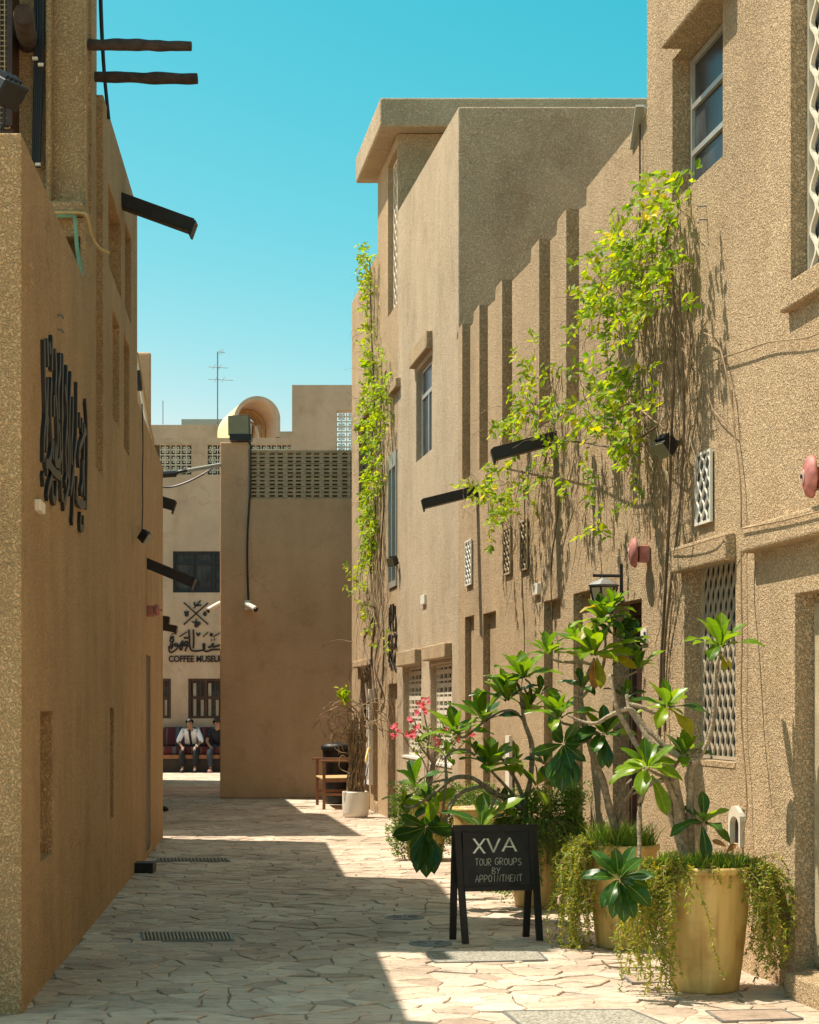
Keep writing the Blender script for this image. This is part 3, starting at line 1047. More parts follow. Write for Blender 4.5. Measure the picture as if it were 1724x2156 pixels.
jali(ch, RY(836) + .005, RY(816.5) - .005, 6.86, 8.91, -0.08, 0.10, 0.22, fr=0.03, th=0.014, glass=False, mat='jali')
lintel(ch, 742, 772, zat(1391, RY(757)), zat(1408, RY(745)), 0.08)
lintel(ch, 743, 775, zat(894, RY(757)), zat(918, RY(745)), 0.08)
lintel(ch, 815, 832, zat(818, RY(823)), zat(846, RY(817)), 0.07)
bm = NB()
a, b = RY(836.2) + .01, RY(819) - .01
z0_, z1_ = zat(1238, RY(827)) + .01, zat(953, RY(827)) - .01
for (A, B, c, d) in ((a, a + .05, z0_, z1_), (b - .05, b, z0_, z1_), (a + .05, b - .05, z0_, z0_ + .08), (a + .05, b - .05, z1_ - .2, z1_), ((a + b) / 2, (a + b) / 2 + .05, z0_ + .08, z1_ - .2)):
    wbox(bm, 'R', A, B, 0.02, -0.04, c, d)
wf = obj('window', bm, M['alu'], ch)
bm = NB(); wbox(bm, 'R', a + .05, b - .05, -0.02, -0.035, z0_ + .08, z1_ - .2); obj('pane', bm, M['glass'], wf)
for (xf, xn, yt, yb) in ((755, 777, 919, 1073), (758, 783, 1408, 1561)):
    a, b = RY(xn) + .01, RY(xf) - .01
    z0_, z1_ = zat(yb, RY(xf)) + .01, zat(yt, RY(xf)) - .01
    bm = NB()
    for (A, B, c, d) in ((a, a + .05, z0_, z1_), (b - .05, b, z0_, z1_), (a + .05, b - .05, z0_, z0_ + .05), (a + .05, b - .05, z1_ - .05, z1_)):
        wbox(bm, 'R', A, B, -0.06, -0.10, c, d)
    wf = obj('window', bm, M['brown'], ch)
    bm = NB(); wbox(bm, 'R', a + .05, b - .05, -0.08, -0.09, z0_ + .05, z1_ - .05); obj('pane', bm, M['glass'], wf)
# pale louvred shutter leaf standing proud of the wall
sh = NB()
a, b = RY(786.5) + .05, RY(773, 0.05)
zb, zt = zat(1652, a), zat(1450, a)
for (A, B, c, d) in ((a, a + .05, zb, zt), (b - .05, b, zb, zt), (a + .05, b - .05, zb, zb + .06), (a + .05, b - .05, zt - .16, zt)):
    wbox(sh, 'R', A, B, 0.06, 0.0, c, d)
shf = obj('shutter', sh, M['white'], ch)
for k in range(5):
    y = a + .07 + (b - a - .16) * k / 5
    bm = NB(); wbox(bm, 'R', y, y + .05, 0.045, 0.005, zb + .06, zt - .16); obj('slat', bm, M['white'], shf)

# ------------------------------------------------------------------ end wall across the lane
ew = thing('end_wall', 'tall brown wall closing the lane, with a stepped pier and a band of slotted blocks', 'wall', (-1.5, 30, 0))
YE = 30.0
def PX(x, Y): return (x - HX) / F * Y
bm = NB()
X0, X1, X2 = PX(463, YE), PX(524, YE), 3.0
zb0, zb1 = zat(1048, YE), zat(951, YE)
zp = zat(930, YE)
pts = [(X0, 0), (X2, 0), (X2, zb0), (X1, zb0), (X1, zp), (X0, zp)]
A = [bm.verts.new((x, YE, z)) for x, z in pts]; B = [bm.verts.new((x, YE + .32, z)) for x, z in pts]
bm.faces.new(A); bm.faces.new(B[::-1])
for i in range(6): bm.faces.new([A[i], B[i], B[(i + 1) % 6], A[(i + 1) % 6]])
bmesh.ops.recalc_face_normals(bm, faces=bm.faces)
bev(obj('wall', bm, M['wallF'], ew), 0.02)
bm = NB(); box(bm, X1, X2, YE + .10, YE + .30, zb0 + .01, zb1 - .02)
box(bm, X0, X2, YE + .32, YE + 5.5, 0, 4.6)
obj('backing', bm, M['wallF'], ew)
bw, bh = 0.302, (zb1 - zb0) / 4
blk = NB()
# block with 2 x 3 slots, built as a lattice of bars
for i in range(3):
    c = -bw / 2 + i * bw / 2
    hw = 0.026 if i == 1 else 0.020
    cx = c + (0.020 if i == 0 else (-0.020 if i == 2 else 0))
    box(blk, cx - hw, cx + hw, 0, .08, 0, bh - .006)
for k in range(4):
    z = k * (bh - .006) / 3
    z0_, z1_ = (z, z + .015) if k == 0 else ((z - .015, z) if k == 3 else (z - .017, z + .017))
    for c0, c1 in ((-bw / 2 + .04, -.026), (.026, bw / 2 - .04)):
        box(blk, c0, c1, 0.004, .08, z0_, z1_)
bme = bpy.data.meshes.new('breeze_block'); blk.to_mesh(bme); blk.free(); bme.materials.append(M['trim'])
for r in range(4):
    for c in range(12):
        o = obj('breeze_block', bme, None, ew)
        o.location = (X1 + bw / 2 + c * bw, YE + 0.01 + rnd.uniform(-.004, .004), zb0 + .004 + r * bh)
bm = NB(); box(bm, X1, X2, YE + .005, YE + .25, zb1 + .0, zb1 + .03)
obj('coping', bm, M['trim'], ew)

# ------------------------------------------------------------------ coffee museum building
mb = thing('museum_building', 'shaded two storey museum building at the far end with patterned screen parapet', 'building', (-3, 43, 0))
YM = 43.0
bm = NB()
box(bm, -14, 3, YM, YM + 8, 0, zat(999, YM))
wm = obj('wall', bm, M['museum'], mb)
wins = [(364, 492, 1160, 1247), (396, 470, 1428, 1512), (300, 360, 1428, 1512)]
cuts(wm, [(lambda a, b, c, d: (lambda b_: box(b_, PX(a, YM), PX(b, YM), YM - .3, YM + .14, zat(d, YM), zat(c, YM))))(*q) for q in wins])
z0_, z1_, z2_ = zat(999, YM), zat(935, YM), zat(921.5, YM)
bm = NB(); box(bm, -14, PX(615, YM), YM, YM + .25, z1_, z2_); obj('parapet_beam', bm, M['museum'], mb)
posts = [(404, 436), (250, 282)]
for a, b in posts:
    bm = NB(); box(bm, PX(a, YM), PX(b, YM), YM - .01, YM + .25, z0_, z1_); obj('post', bm, M['museum'], mb)
bm = NB(); box(bm, PX(520, YM), PX(527, YM), YM - .01, YM + .25, z0_, z1_); obj('post', bm, M['museum'], mb)
kh = (z1_ - z0_) / 3
kn = NB()
T, Dp = .022, .10
s_ = kh
for q in ((0, s_, 0, T / 2), (0, s_, s_ - T / 2, s_), (0, T / 2, T / 2, s_ - T / 2), (s_ - T / 2, s_, T / 2, s_ - T / 2)):
    box(kn, q[0], q[1], 0, Dp, q[2], q[3])
c0, c1 = s_ * .36, s_ * .64
for q in ((c0, c1, c0, c0 + T), (c0, c1, c1 - T, c1), (c0, c0 + T, c0 + T, c1 - T), (c1 - T, c1, c0 + T, c1 - T)):
    box(kn, q[0], q[1], 0.003, Dp, q[2], q[3])
m_ = s_ / 2
d0, d1 = s_ * .2, s_ * .8
for q in ((m_ - T / 2, m_ + T / 2, T / 2, c0), (m_ - T / 2, m_ + T / 2, c1, s_ - T / 2), (T / 2, c0, m_ - T / 2, m_ + T / 2), (c1, s_ - T / 2, m_ - T / 2, m_ + T / 2)):
    box(kn, q[0], q[1], 0.006, Dp, q[2], q[3])
for q in ((d0, d0 + T, d0, c0 + T / 2), (d1 - T, d1, d0, c0 + T / 2), (d0, d0 + T, c1 - T / 2, d1), (d1 - T, d1, c1 - T / 2, d1),
          (d0 + T, c0 + T / 2, d0, d0 + T), (c1 - T / 2, d1 - T, d0, d0 + T), (d0 + T, c0 + T / 2, d1 - T, d1), (c1 - T / 2, d1 - T, d1 - T, d1)):
    box(kn, q[0], q[1], 0.009, Dp, q[2], q[3])
kme = bpy.data.meshes.new('screen_block'); kn.to_mesh(kme); kn.free(); kme.materials.append(M['jali'])


def kblocks(xa, xb, zlo, rows, Y, parent):
    n = max(1, round((xb - xa) / kh))
    for i in range(n):
        for r in range(rows):
            o = obj('screen_block', kme, None, parent)
            o.location = (xa + (xb - xa) * i / n, Y + .05, zlo + r * kh)


bm = NB(); box(bm, -13.5, PX(610, YM), YM + .19, YM + .24, z0_, z1_); obj('screen_hole_shade', bm, M['shade'], mb)  # added dark sheet standing in for the shade inside the screen holes
kblocks(PX(336, YM), PX(404, YM), z0_, 3, YM, mb)
kblocks(PX(436, YM), PX(520, YM), z0_, 3, YM, mb)
kblocks(PX(527, YM), PX(615, YM), z0_, 3, YM, mb)
bm = NB()
box(bm, PX(615, YM), 2.0, YM - .05, YM + .3, z0_, zat(810, YM - .05))
wt = obj('roof_wall', bm, M['museum'], mb)
gx0, gz0 = PX(708, YM), zat(950, YM)
cuts(wt, [lambda b_: box(b_, gx0, gx0 + 4 * kh, YM - 1, YM + 1, gz0, gz0 + 4 * kh)])
for i in range(4):
    for r in range(4):
        o = obj('screen_block', kme, None, mb); o.location = (gx0 + i * kh, YM + .05, gz0 + r * kh)
for wi, (a, b, c, d) in enumerate(wins):
    xa, xb, zl, zh = PX(a, YM), PX(b, YM), zat(d, YM), zat(c, YM)
    bm = NB(); y0_, y1_ = YM + .03, YM + .08
    fr = .06
    for q in ((xa, xa + fr, zl, zh), (xb - fr, xb, zl, zh), (xa + fr, xb - fr, zl, zl + fr), (xa + fr, xb - fr, zh - fr, zh)):
        box(bm, q[0], q[1], y0_, y1_, q[2], q[3])
    nx = 3 if wi == 0 else (2 if wi == 1 else 2)
    for k in range(1, nx):
        x = xa + (xb - xa) * k / nx
        box(bm, x - .03, x + .03, y0_ + .004, y1_, zl + fr, zh - fr)
    zm = zl + (zh - zl) * (.72 if wi == 0 else .52)
    box(bm, xa + fr, xb - fr, y0_ + .008, y1_, zm - .035, zm + .035)
    fo = obj('window', bm, M['brown'] if wi else M['black'], mb)
    for k in range(nx * 4):
        x = xa + fr + (xb - xa - 2 * fr) * (k + .5) / (nx * 4)
        bm = NB(); box(bm, x - .008, x + .008, y0_ + .03, y1_ - .01, zl + fr, zh - fr); obj('bar', bm, M['brown'], fo)
    bm = NB(); box(bm, xa + fr, xb - fr, y1_ + .01, y1_ + .02, zl + fr, zh - fr); obj('pane', bm, M['glass'], fo)
    if wi:
        for k in range(nx * 2):
            x = xa + fr + (xb - xa - 2 * fr) * (k + .5) / (nx * 2)
            bm = NB(); box(bm, x - .05, x + .04, y1_ - .004, y1_ + .006, zl + fr, zm - .05 if k % 2 else zh - fr - .05); obj('curtain', bm, M['screen'], fo)

# far roofs
fb = thing('beige_roof_building', 'distant flat roofed beige building behind the museum parapet', 'building', (-7, 58, 0))
bm = NB()
YF = 60.0
box(bm, -16, PX(560, YF), YF, YF + 14, 0, zat(894, YF))
box(bm, PX(560, YF), PX(640, YF), YF + .5, YF + 14, 0, zat(903, YF))
obj('wall', bm, M['museum'], fb)
bm = NB(); box(bm, -16, PX(470, YF), YF + .6, YF + 10, zat(894, YF), zat(889, YF)); obj('roof_edge', bm, M['orange'], fb)
bm = NB(); box(bm, PX(358, YF), PX(449, YF), YF + 3, YF + 6, zat(889, YF), zat(882, YF + 3)); obj('roof_hut', bm, M['alu'], fb)
bv = thing('barrel_vault', 'cream rooftop barrel vault with a fan of ochre slats inside its arch', 'vault', (PX(540, 57), 57, 10))
YV = 57.0
pm = F / YV
cx, cz = PX(540, YV), zat(883, YV)
ro, ri = 48 / pm, 40.5 / pm
sh_ = Vector((-0.75, 2.2, -0.12))


def archpts(r, n=22, low=38 / pm):
    p = [(r, -low)]
    for k in range(n + 1):
        t = math.pi * k / n
        p.append((r * math.cos(t), r * math.sin(t)))
    p.append((-r, -low))
    return p


def shell(r1, r2, s0, s1):
    bm = NB()
    rings = []
    for sft in (s0, s1):
        for r in (r1, r2):
            rings.append([bm.verts.new((cx + a + sh_.x * sft, YV + sh_.y * sft, cz + b + sh_.z * sft)) for a, b in archpts(r)])
    A, B, D, E = rings
    n = len(A)
    for i in range(n - 1):
        bm.faces.new([A[i], A[i + 1], B[i + 1], B[i]])
        bm.faces.new([D[i], E[i], E[i + 1], D[i + 1]])
        bm.faces.new([A[i], D[i], D[i + 1], A[i + 1]])
        bm.faces.new([B[i], B[i + 1], E[i + 1], E[i]])
    bmesh.ops.recalc_face_normals(bm, faces=bm.faces)
    return bm


obj('vault', shell(ro, ro - .05, 0.0, 1.0), M['cream'], bv, smooth=True)
obj('vault_lining', shell(ro - .052, ri, 0.0, 0.98), M['museum'], bv, smooth=True)
obj('arch_face', shell(ro + .006, ri - .006, -0.04, 0.0), M['museum'], bv)
obj('arch_ring', shell(ri - .012, ri - .12, 0.55, 0.6), M['orange'], bv)
for k in range(26):
    t = math.pi * (k + .5) / 26
    d = Vector((math.cos(t), 0, math.sin(t)))
    c = Vector((cx + sh_.x * .58, YV + sh_.y * .58, cz)) + d * (ri * .66)
    bm = NB(); obox(bm, c, d, Vector((-d.z, 0, d.x)), Vector((0, 1, 0)), ri * .24, .012, .04); obj('slat', bm, M['orange'], bv)
obj('arch_ring', shell(ri * .44, ri * .36, 0.55, 0.62), M['orange'], bv)
# aerials
for (px, yt, yb, lab, els) in ((458, 740, 893, 'tall rooftop aerial with crossbars beside the barrel vault', [(741, 458, 474), (773, 438, 479), (799, 438, 491)]),
                               (343, 843, 893, 'short thin aerial on the distant flat roof', [])):
    t = thing('antenna', lab, 'antenna', tuple(P(px, yb, 61)))
    bm = NB(); tube(bm, [P(px, yb, 61), P(px, yt, 61)], .022 if els else .014, sides=6, sub=1); obj('mast', bm, M['grey'], t)
    for (y, a, b) in els:
        bm = NB(); tube(bm, [P(a, y - 1, 61), P(b, y + 1.5, 61)], .011, sides=5, sub=1)
        for q in (0.3, .6):
            c = P(a + (b - a) * q, y, 61); tube(bm, [c + Vector((.1, -.5, 0)), c + Vector((-.1, .5, 0))], .007, sides=4, sub=1)
        obj('crossbar', bm, M['grey'], t)


# ------------------------------------------------------------------ fixtures on the walls
def spout(side, px, py, L, drop, h, label, wd=0.13, pos=None, group='dark metal roof spouts'):
    Y = (LY(px) if side == 'L' else RY(px)) if pos is None else pos[1]
    s = 1 if side == 'L' else -1
    z = zat(py, Y)
    x = WX(side, Y, 0) if pos is None else pos[0]
    t = thing('water_spout', label, 'spout', (x, Y, z), group)
    d = Vector((s * L, 0, -drop)); ln = d.length; d.normalize()
    up = Vector((d.z * -s, 0, abs(d.x))).normalized()
    if up.z < 0: up = -up
    a = Vector((x - s * 0.05, Y, z))
    c = a + d * (ln / 2)
    sd_ = Vector((0, 1, 0))
    bm = NB()
    obox(bm, c - up * h, d, sd_, up, ln / 2, wd / 2, .006)
    for q in (-1, 1):
        obox(bm, c - up * (h / 2) + sd_ * q * (wd / 2 + .004), d, sd_, up, ln / 2, .004, h / 2)
    obj('trough', bm, M['dark'], t, kind=None)
    bm = NB()
    e = a + d * (ln + .008)
    obox(bm, e - up * (h * .72), d, sd_, up, .008, wd / 2 + .012, h * .62)
    obj('lip', bm, M['dark'], t)


spout('L', 257, 404, 0.66, 0.24, 0.105, 'highest dark roof spout, jutting from the upper left facade against the sky')
spout('L', 310, 1170, 0.53, 0.22, 0.095, 'long dark spout low on the far left wall, overlapping the museum window')
spout('L', 347, 1040, 0.32, 0.10, 0.16, 'short dark spout peeking out past the left wall below the drooping cable', pos=(-3.92, 28.2))
spout('L', 347, 1294, 0.24, 0.03, 0.13, 'upper of two little dark spouts left of the crossed coffee emblem', pos=(-4.45, 32.0))
spout('L', 347, 1307, 0.44, 0.08, 0.12, 'lower and longer of two little dark spouts left of the coffee emblem', pos=(-4.45, 31.5))
spout('R', 1005, 1020, 0.61, 0.15, 0.09, 'dark spout slanting down to the left below the vine, nearest the aluminium window')
spout('R', 1168, 906, 0.57, 0.15, 0.095, 'dark roof spout with vine leaves growing over its upper end')

# timber poles of the tower
def pole(x0, y0, x1, y1, Y, r, label):
    t = thing('wooden_pole', label, 'pole', tuple(P(x0, y0, Y)), 'projecting tower poles')
    bm = NB()
    a, b = P(x0, y0, Y), P(x1, y1, Y)
    pts = [a + (b - a) * k / 8 + Vector((0, rnd.uniform(-.004, .004), rnd.uniform(-.0035, .0035))) for k in range(9)]
    tube(bm, pts, r, r * .93, sides=12, sub=3, wob=.22)
    obj('log', bm, M['wood'], t, smooth=False)


pole(186, 93, 403, 97, 12.6, .040, 'upper dark timber pole jutting right from the left tower')
pole(200, 162, 416, 166, 12.95, .040, 'lower dark timber pole jutting right from the left tower')
t = thing('wooden_pole', 'dark timber pole end pointing at the viewer from the tower front', 'pole', tuple(P(55, 80, 12.4)), 'projecting tower poles')
bm = NB(); tube(bm, [P(57, 92, 12.5), P(56, 80, 12.3) + Vector((.005, 0, 0)), P(52, 50, 11.9), P(50, 28, 11.62)], .062, .068, sides=14, sub=4, wob=.2)
obj('log', bm, M['wood'], t)

# cables and pipes on the tower
t = thing('cable_bundle', 'thick black cables running down the front of the left tower', 'cable', tuple(P(80, 300, 12.4)))
for k, dx in enumerate((0, 5.5, 11, 16)):
    bm = NB(); tube(bm, [P(75 + dx, -60, 12.42 - .01 * k), P(74 + dx * .9, 150, 12.42), P(71 + dx * .8, 300, 12.42), P(72 + dx * .7, 352, 12.42)], .011, sides=8, sub=3)
    obj('cable', bm, M['cable'], t)
bm = NB()
for x, y in ((74, 123), (86, 136), (80, 346)):
    obox(bm, P(x, y, 12.39), Vector((1, 0, 0)), Vector((0, 1, 0)), Vector((0, 0, 1)), .018, .012, .009)
obj('clip', bm, M['white'], t)
t = thing('hanging_cable', 'single dark cable slanting down through the sky beside the left tower', 'cable', tuple(P(228, 238, 14.5)))
bm = NB(); tube(bm, [P(210, -60, 13.6), P(214, 60, 13.6), P(220, 160, 13.6), P(229, 250, 13.6)], .016, .013, sides=8, sub=3)
obj('cable', bm, M['cable'], t)
t = thing('green_pipe', 'pale green pipe bent under the tower ledge', 'pipe', tuple(P(157, 480, 12.2)))
bm = NB(); tube(bm, [P(112, 455, 12.16), P(150, 454, 12.16), P(158, 462, 12.16), P(162, 520, 12.16), P(173, 590, 12.16)], .014, sides=8, sub=3)
obj('pipe', bm, M['green'], t)
t = thing('hose', 'tan hose drooping from the tower ledge over the left wall', 'hose', tuple(P(190, 480, 12.2)))
bm = NB(); tube(bm, [P(112, 447, 12.12), P(172, 448, 12.12), P(184, 458, 12.12), P(194, 500, 12.3), P(210, 522, 12.6), P(229, 532, 12.75)], .011, sides=8, sub=4)
obj('hose_line', bm, M['hose'], t)


def floodlight(label, c, ax_front, sx, sy, sz, bracket, tilt=0.0, name='floodlight', glassmat_='floodglass'):
    """c centre; front = direction the glass faces"""
    f = Vector(ax_front).normalized()
    s = f.cross(Vector((0, 0, 1))).normalized()
    u = s.cross(f).normalized()
    t = thing(name, label, 'floodlight', tuple(c), 'outdoor floodlights')
    bm = NB()
    v = []
    for q, k in ((-1, .72), (1, 1)):
        for i, j in ((-1, -1), (1, -1), (1, 1), (-1, 1)):
            v.append(c + f * (q * sy) + s * (i * sx * k) + u * (j * sz * k))
    hexa(bm, v)
    bmesh.ops.recalc_face_normals(bm, faces=bm.faces)
    bev(obj('housing', bm, M['black'], t), .006)
    bm = NB(); obox(bm, c + f * (sy + .004), s, u, f, sx * .93, sz * .93, .004); obj('lens', bm, M[glassmat_], t)
    bm = NB()
    for k in range(4):
        obox(bm, c - f * (sy * .2) + u * (sz * 1.0) + s * sx * (-.6 + .4 * k), s, u, f, .006, .012, sy * .6)
    obj('fin', bm, M['black'], t)
    bm = NB()
    for a_, b_ in zip(bracket[:-1], bracket[1:]):
        tube(bm, [a_, b_], .011, sides=6, sub=1)
    obj('bracket', bm, M['black'], t)
    return t


c = P(507, 896, 30.05)
floodlight('weathered floodlight with olive glass standing on the pier of the end wall', c, (-.28, -1, -.05), .19, .10, .165,
           [c + Vector((-.17, 0, 0)), P(485, 929, 30.1), P(530, 929, 30.1), c + Vector((.2, 0, 0))])
bm = NB(); obox(bm, P(507, 921, 30.0), Vector((1, 0, 0)), Vector((0, 1, 0)), Vector((0, 0, 1)), .18, .09, .05); obj('ballast', bm, M['black'], None)
o = bpy.data.objects['ballast']; o.parent = bpy.data.objects['floodlight']; o.matrix_parent_inverse = Matrix.Translation(-o.parent.location)
c = P(10, 190, 9.3)
floodlight('dark tilted floodlight on top of the near end of the left wall', c, (.75, -.45, -.75), .085, .055, .07,
           [c + Vector((0, 0, -.03)), P(8, 262, 9.3), P(2, 276, 9.3)], glassmat_='black')
c = RW(1403, 938, .16)
floodlight('small floodlight tangled in dry vine stems on the right wall', c, (-.8, -.35, -.75), .075, .05, .055, [c + Vector((.03, 0, .02)), RW(1428, 930, .08), RW(1432, 925, 0)])
c = LW(303, 1130, .10)
floodlight('little spot lamp hanging from the thin cable near the end of the left wall', c, (.9, -.2, -.6), .06, .04, .05, [c, LW(300, 1118, .04), LW(300, 1118, 0)])
c = RW(828, 1182, .08)
floodlight('small dark lamp on the right of the tall aluminium window', c, (-.8, -.6, -.3), .07, .05, .06, [c, RW(834, 1182, 0)])


def camera_fix(label, c, d, mat='white'):
    d = Vector(d).normalized()
    t = thing('security_camera', label, 'camera', tuple(c), 'security cameras')
    bm = NB(); lathe(bm, [(0.0, -.13), (.045, -.12), (.05, 0), (.05, .12), (.042, .125)], c, d, 14); obj('body', bm, M[mat], t, smooth=False)
    bm = NB(); lathe(bm, [(.04, .122), (.04, .150), (0.0, .150)], c, d, 14); obj('lens', bm, M['black'], t)
    return t


t = camera_fix('white bullet camera at the foot of the black cable on the end wall', P(527, 1276, 29.85), (.75, -.6, -.45))
bm = NB(); box(bm, PX(516, 30), PX(527, 30), 29.90, 30.0, zat(1284, 30), zat(1264, 30)); obj('junction_box', bm, M['white'], t)
camera_fix('white dome ended camera beside the coffee emblem at the pier edge', P(452, 1277, 30.2), (-.8, -.3, -.5))
t = thing('wall_cable', 'black cable running down the end wall from floodlight to camera', 'cable', tuple(P(525, 1100, 29.95)))
bm = NB()
tube(bm, [P(514, 921, 29.96), P(526, 933, 29.96), P(527, 955, 29.96), P(527, 1040, 29.95), P(525, 1055, 29.97), P(521, 1130, 29.97), P(521, 1200, 29.97), P(523, 1265, 29.95)], .018, sides=6, sub=4)
obj('cable', bm, M['cable'], t)
t = thing('hanging_cable', 'black cable drooping from the left wall end to the pier', 'cable', tuple(P(400, 1010, 30)))
bm = NB(); tube(bm, [P(340, 1025, 29.8), P(365, 1024, 29.8), P(400, 1012, 29.8), P(435, 993, 29.8), P(464, 973, 29.9)], .016, sides=6, sub=4); obj('cable', bm, M['cable'], t)
t = thing('conduit_run', 'pale conduits ending in black sleeves reaching from left wall to pier', 'pipe', tuple(P(400, 995, 30)))
bm = NB(); tube(bm, [P(375, 992, 29.6), P(465, 976, 29.8)], .022, sides=6, sub=1); obj('conduit', bm, M['alu'], t)
bm = NB(); tube(bm, [P(375, 996, 29.6), P(465, 981, 29.8)], .016, sides=6, sub=1); obj('conduit', bm, M['alu'], t)
bm = NB(); tube(bm, [P(338, 999, 29.5), P(370, 997, 29.6)], .055, sides=8, sub=1); obj('sleeve', bm, M['black'], t)
bm = NB(); tube(bm, [P(364, 996, 29.6), P(393, 990, 29.65)], .04, sides=8, sub=1); obj('sleeve', bm, M['black'], t)
# thin drop cable of the left wall and pipes on the parapet end
t = thing('thin_cable', 'thin black cable down the far left wall ending at a spot lamp', 'cable', tuple(LW(300, 900, .02)))
bm = NB(); tube(bm, [LW(299, 850, .02), LW(301, 930, .02), LW(300, 1000, .02), LW(300.5, 1060, .02), LW(299, 1120, .03)], .006, sides=5, sub=3); obj('cable', bm, M['cable'], t)
t = thing('parapet_pipes', 'copper and white pipes slanting down behind the left parapet end', 'pipe', tuple(P(300, 850, 21.4)))
bm = NB(); tube(bm, [P(289, 742, 21.3), P(299, 800, 21.3), P(312, 880, 21.3), P(322, 926, 21.3), P(322, 960, 21.3)], .012, sides=6, sub=3); obj('copper_pipe', bm, M['orange'], t)
bm = NB(); tube(bm, [P(289, 765, 21.2), P(296, 820, 21.2), P(306, 880, 21.2), P(314, 920, 21.2)], .014, sides=6, sub=3); obj('white_pipe', bm, M['white'], t)
bm = NB(); tube(bm, [P(290, 780, 21.15), P(295, 822, 21.15)], .032, sides=6, sub=1); obj('sleeve', bm, M['black'], t)
t = thing('thin_cable', 'thin dark cable down the right parapet above the yellow vine flowers', 'cable', tuple(RW(1347, 400, .02)))
bm = NB(); tube(bm, [RW(1347, 262, .02), RW(1347, 420, .02), RW(1346, 560, .02)], .006, sides=5, sub=2); obj('cable', bm, M['cable'], t)

# fire bells
def bell(side, px, py, r, label):
    s = 1 if side == 'L' else -1
    p = LW(px, py, 0) if side == 'L' else RW(px, py, 0)
    t = thing('fire_bell', label, 'bell', tuple(p), 'red fire alarm bells')
    n = Vector((s, 0, 0))
    bm = NB(); obox(bm, p + n * .035 + Vector((0, 0, -.01)), n, Vector((0, 1, 0)), Vector((0, 0, 1)), .036, .05, .055)
    bev(obj('back_box', bm, M['red'], t), .006)
    bm = NB(); lathe(bm, [(r * .9, .085), (r * 1.03, .088), (r * 1.02, .10), (r * .93, .117), (r * .66, .130), (r * .35, .136), (.0, .138)], p, n, 28)
    obj('gong', bm, M['red'], t, smooth=True)
    bm = NB(); lathe(bm, [(r * .34, .1365), (r * .33, .141), (0, .142)], p, n, 20); obj('centre_plate', bm, M['plate'], t)
    bm = NB(); lathe(bm, [(.010, .141), (.010, .150), (0, .152)], p, n, 8); obj('bolt', bm, M['black'], t)


bell('R', 1366, 1163, .098, 'faded red alarm bell above the wall lantern')
bell('R', 1748, 1003, .105, 'faded red alarm bell cut by the right edge of the picture')
bell('L', 309, 1284, .055, 'small red alarm bell near the end of the left wall')

# wall lantern
Yl = RY(1310)
pl = RW(1310, 1222, 0)
t = thing('wall_lantern', 'black wall lantern with grey pitched roof and amber glass beside the doorway', 'lantern', tuple(pl))
bm = NB(); box(bm, pl.x - .018, pl.x + .01, Yl - .015, Yl + .015, zat(1268, Yl), zat(1186, Yl)); bev(obj('wall_plate', bm, M['black'], t), .005)
cx_ = PX(1271, Yl)
bm = NB(); tube(bm, [Vector((pl.x, Yl, zat(1212, Yl))), Vector((PX(1250, Yl), Yl, zat(1211, Yl)))], .012, sides=8, sub=1)
lathe(bm, [(0, -.01), (.018, 0), (0, .012)], Vector((PX(1250, Yl), Yl, zat(1211, Yl))), (1, 0, 0), 10)
tube(bm, [Vector((cx_, Yl, zat(1212, Yl))), Vector((cx_, Yl, zat(1219, Yl)))], .008, sides=6, sub=1)
obj('arm', bm, M['black'], t)
zt_, ze, zbt = zat(1216, Yl), zat(1231, Yl), zat(1290, Yl)


def hexring(r, z, n=6, ph=R(12)):
    return [Vector((cx_ + r * math.cos(ph + 2 * math.pi * k / n), Yl + r * math.sin(ph + 2 * math.pi * k / n), z)) for k in range(n)]


bm = NB()
top = [bm.verts.new(p) for p in hexring(.022, zt_)]; eav = [bm.verts.new(p) for p in hexring(.118, ze)]; ea2 = [bm.verts.new(p) for p in hexring(.112, ze - .012)]
for k in range(6):
    j = (k + 1) % 6
    bm.faces.new([top[k], top[j], eav[j], eav[k]]); bm.faces.new([eav[k], eav[j], ea2[j], ea2[k]])
bm.faces.new(top); bm.faces.new(ea2)
bmesh.ops.recalc_face_normals(bm, faces=bm.faces)
obj('roof', bm, M['grey'], t)
a_, b_ = hexring(.10, ze - .014), hexring(.062, zbt)
for k in range(6):
    j = (k + 1) % 6
    bm = NB()
    ci = Vector((cx_, Yl, 0))
    def sh_in(p, f=.95): return Vector((cx_ + (p.x - cx_) * f, Yl + (p.y - Yl) * f, p.z))
    hexa(bm, [b_[k], b_[j], sh_in(b_[j]), sh_in(b_[k]), a_[k], a_[j], sh_in(a_[j]), sh_in(a_[k])]); bmesh.ops.recalc_face_normals(bm, faces=bm.faces)
    obj('glass_panel', bm, M['lampglass'], t)
bm = NB()
for k in range(6): tube(bm, [a_[k], b_[k]], .008, sides=6, sub=1)
tube(bm, a_ + [a_[0]], .007, sides=6, sub=1); tube(bm, b_ + [b_[0]], .008, sides=6, sub=1)
obj('cage', bm, M['black'], t)

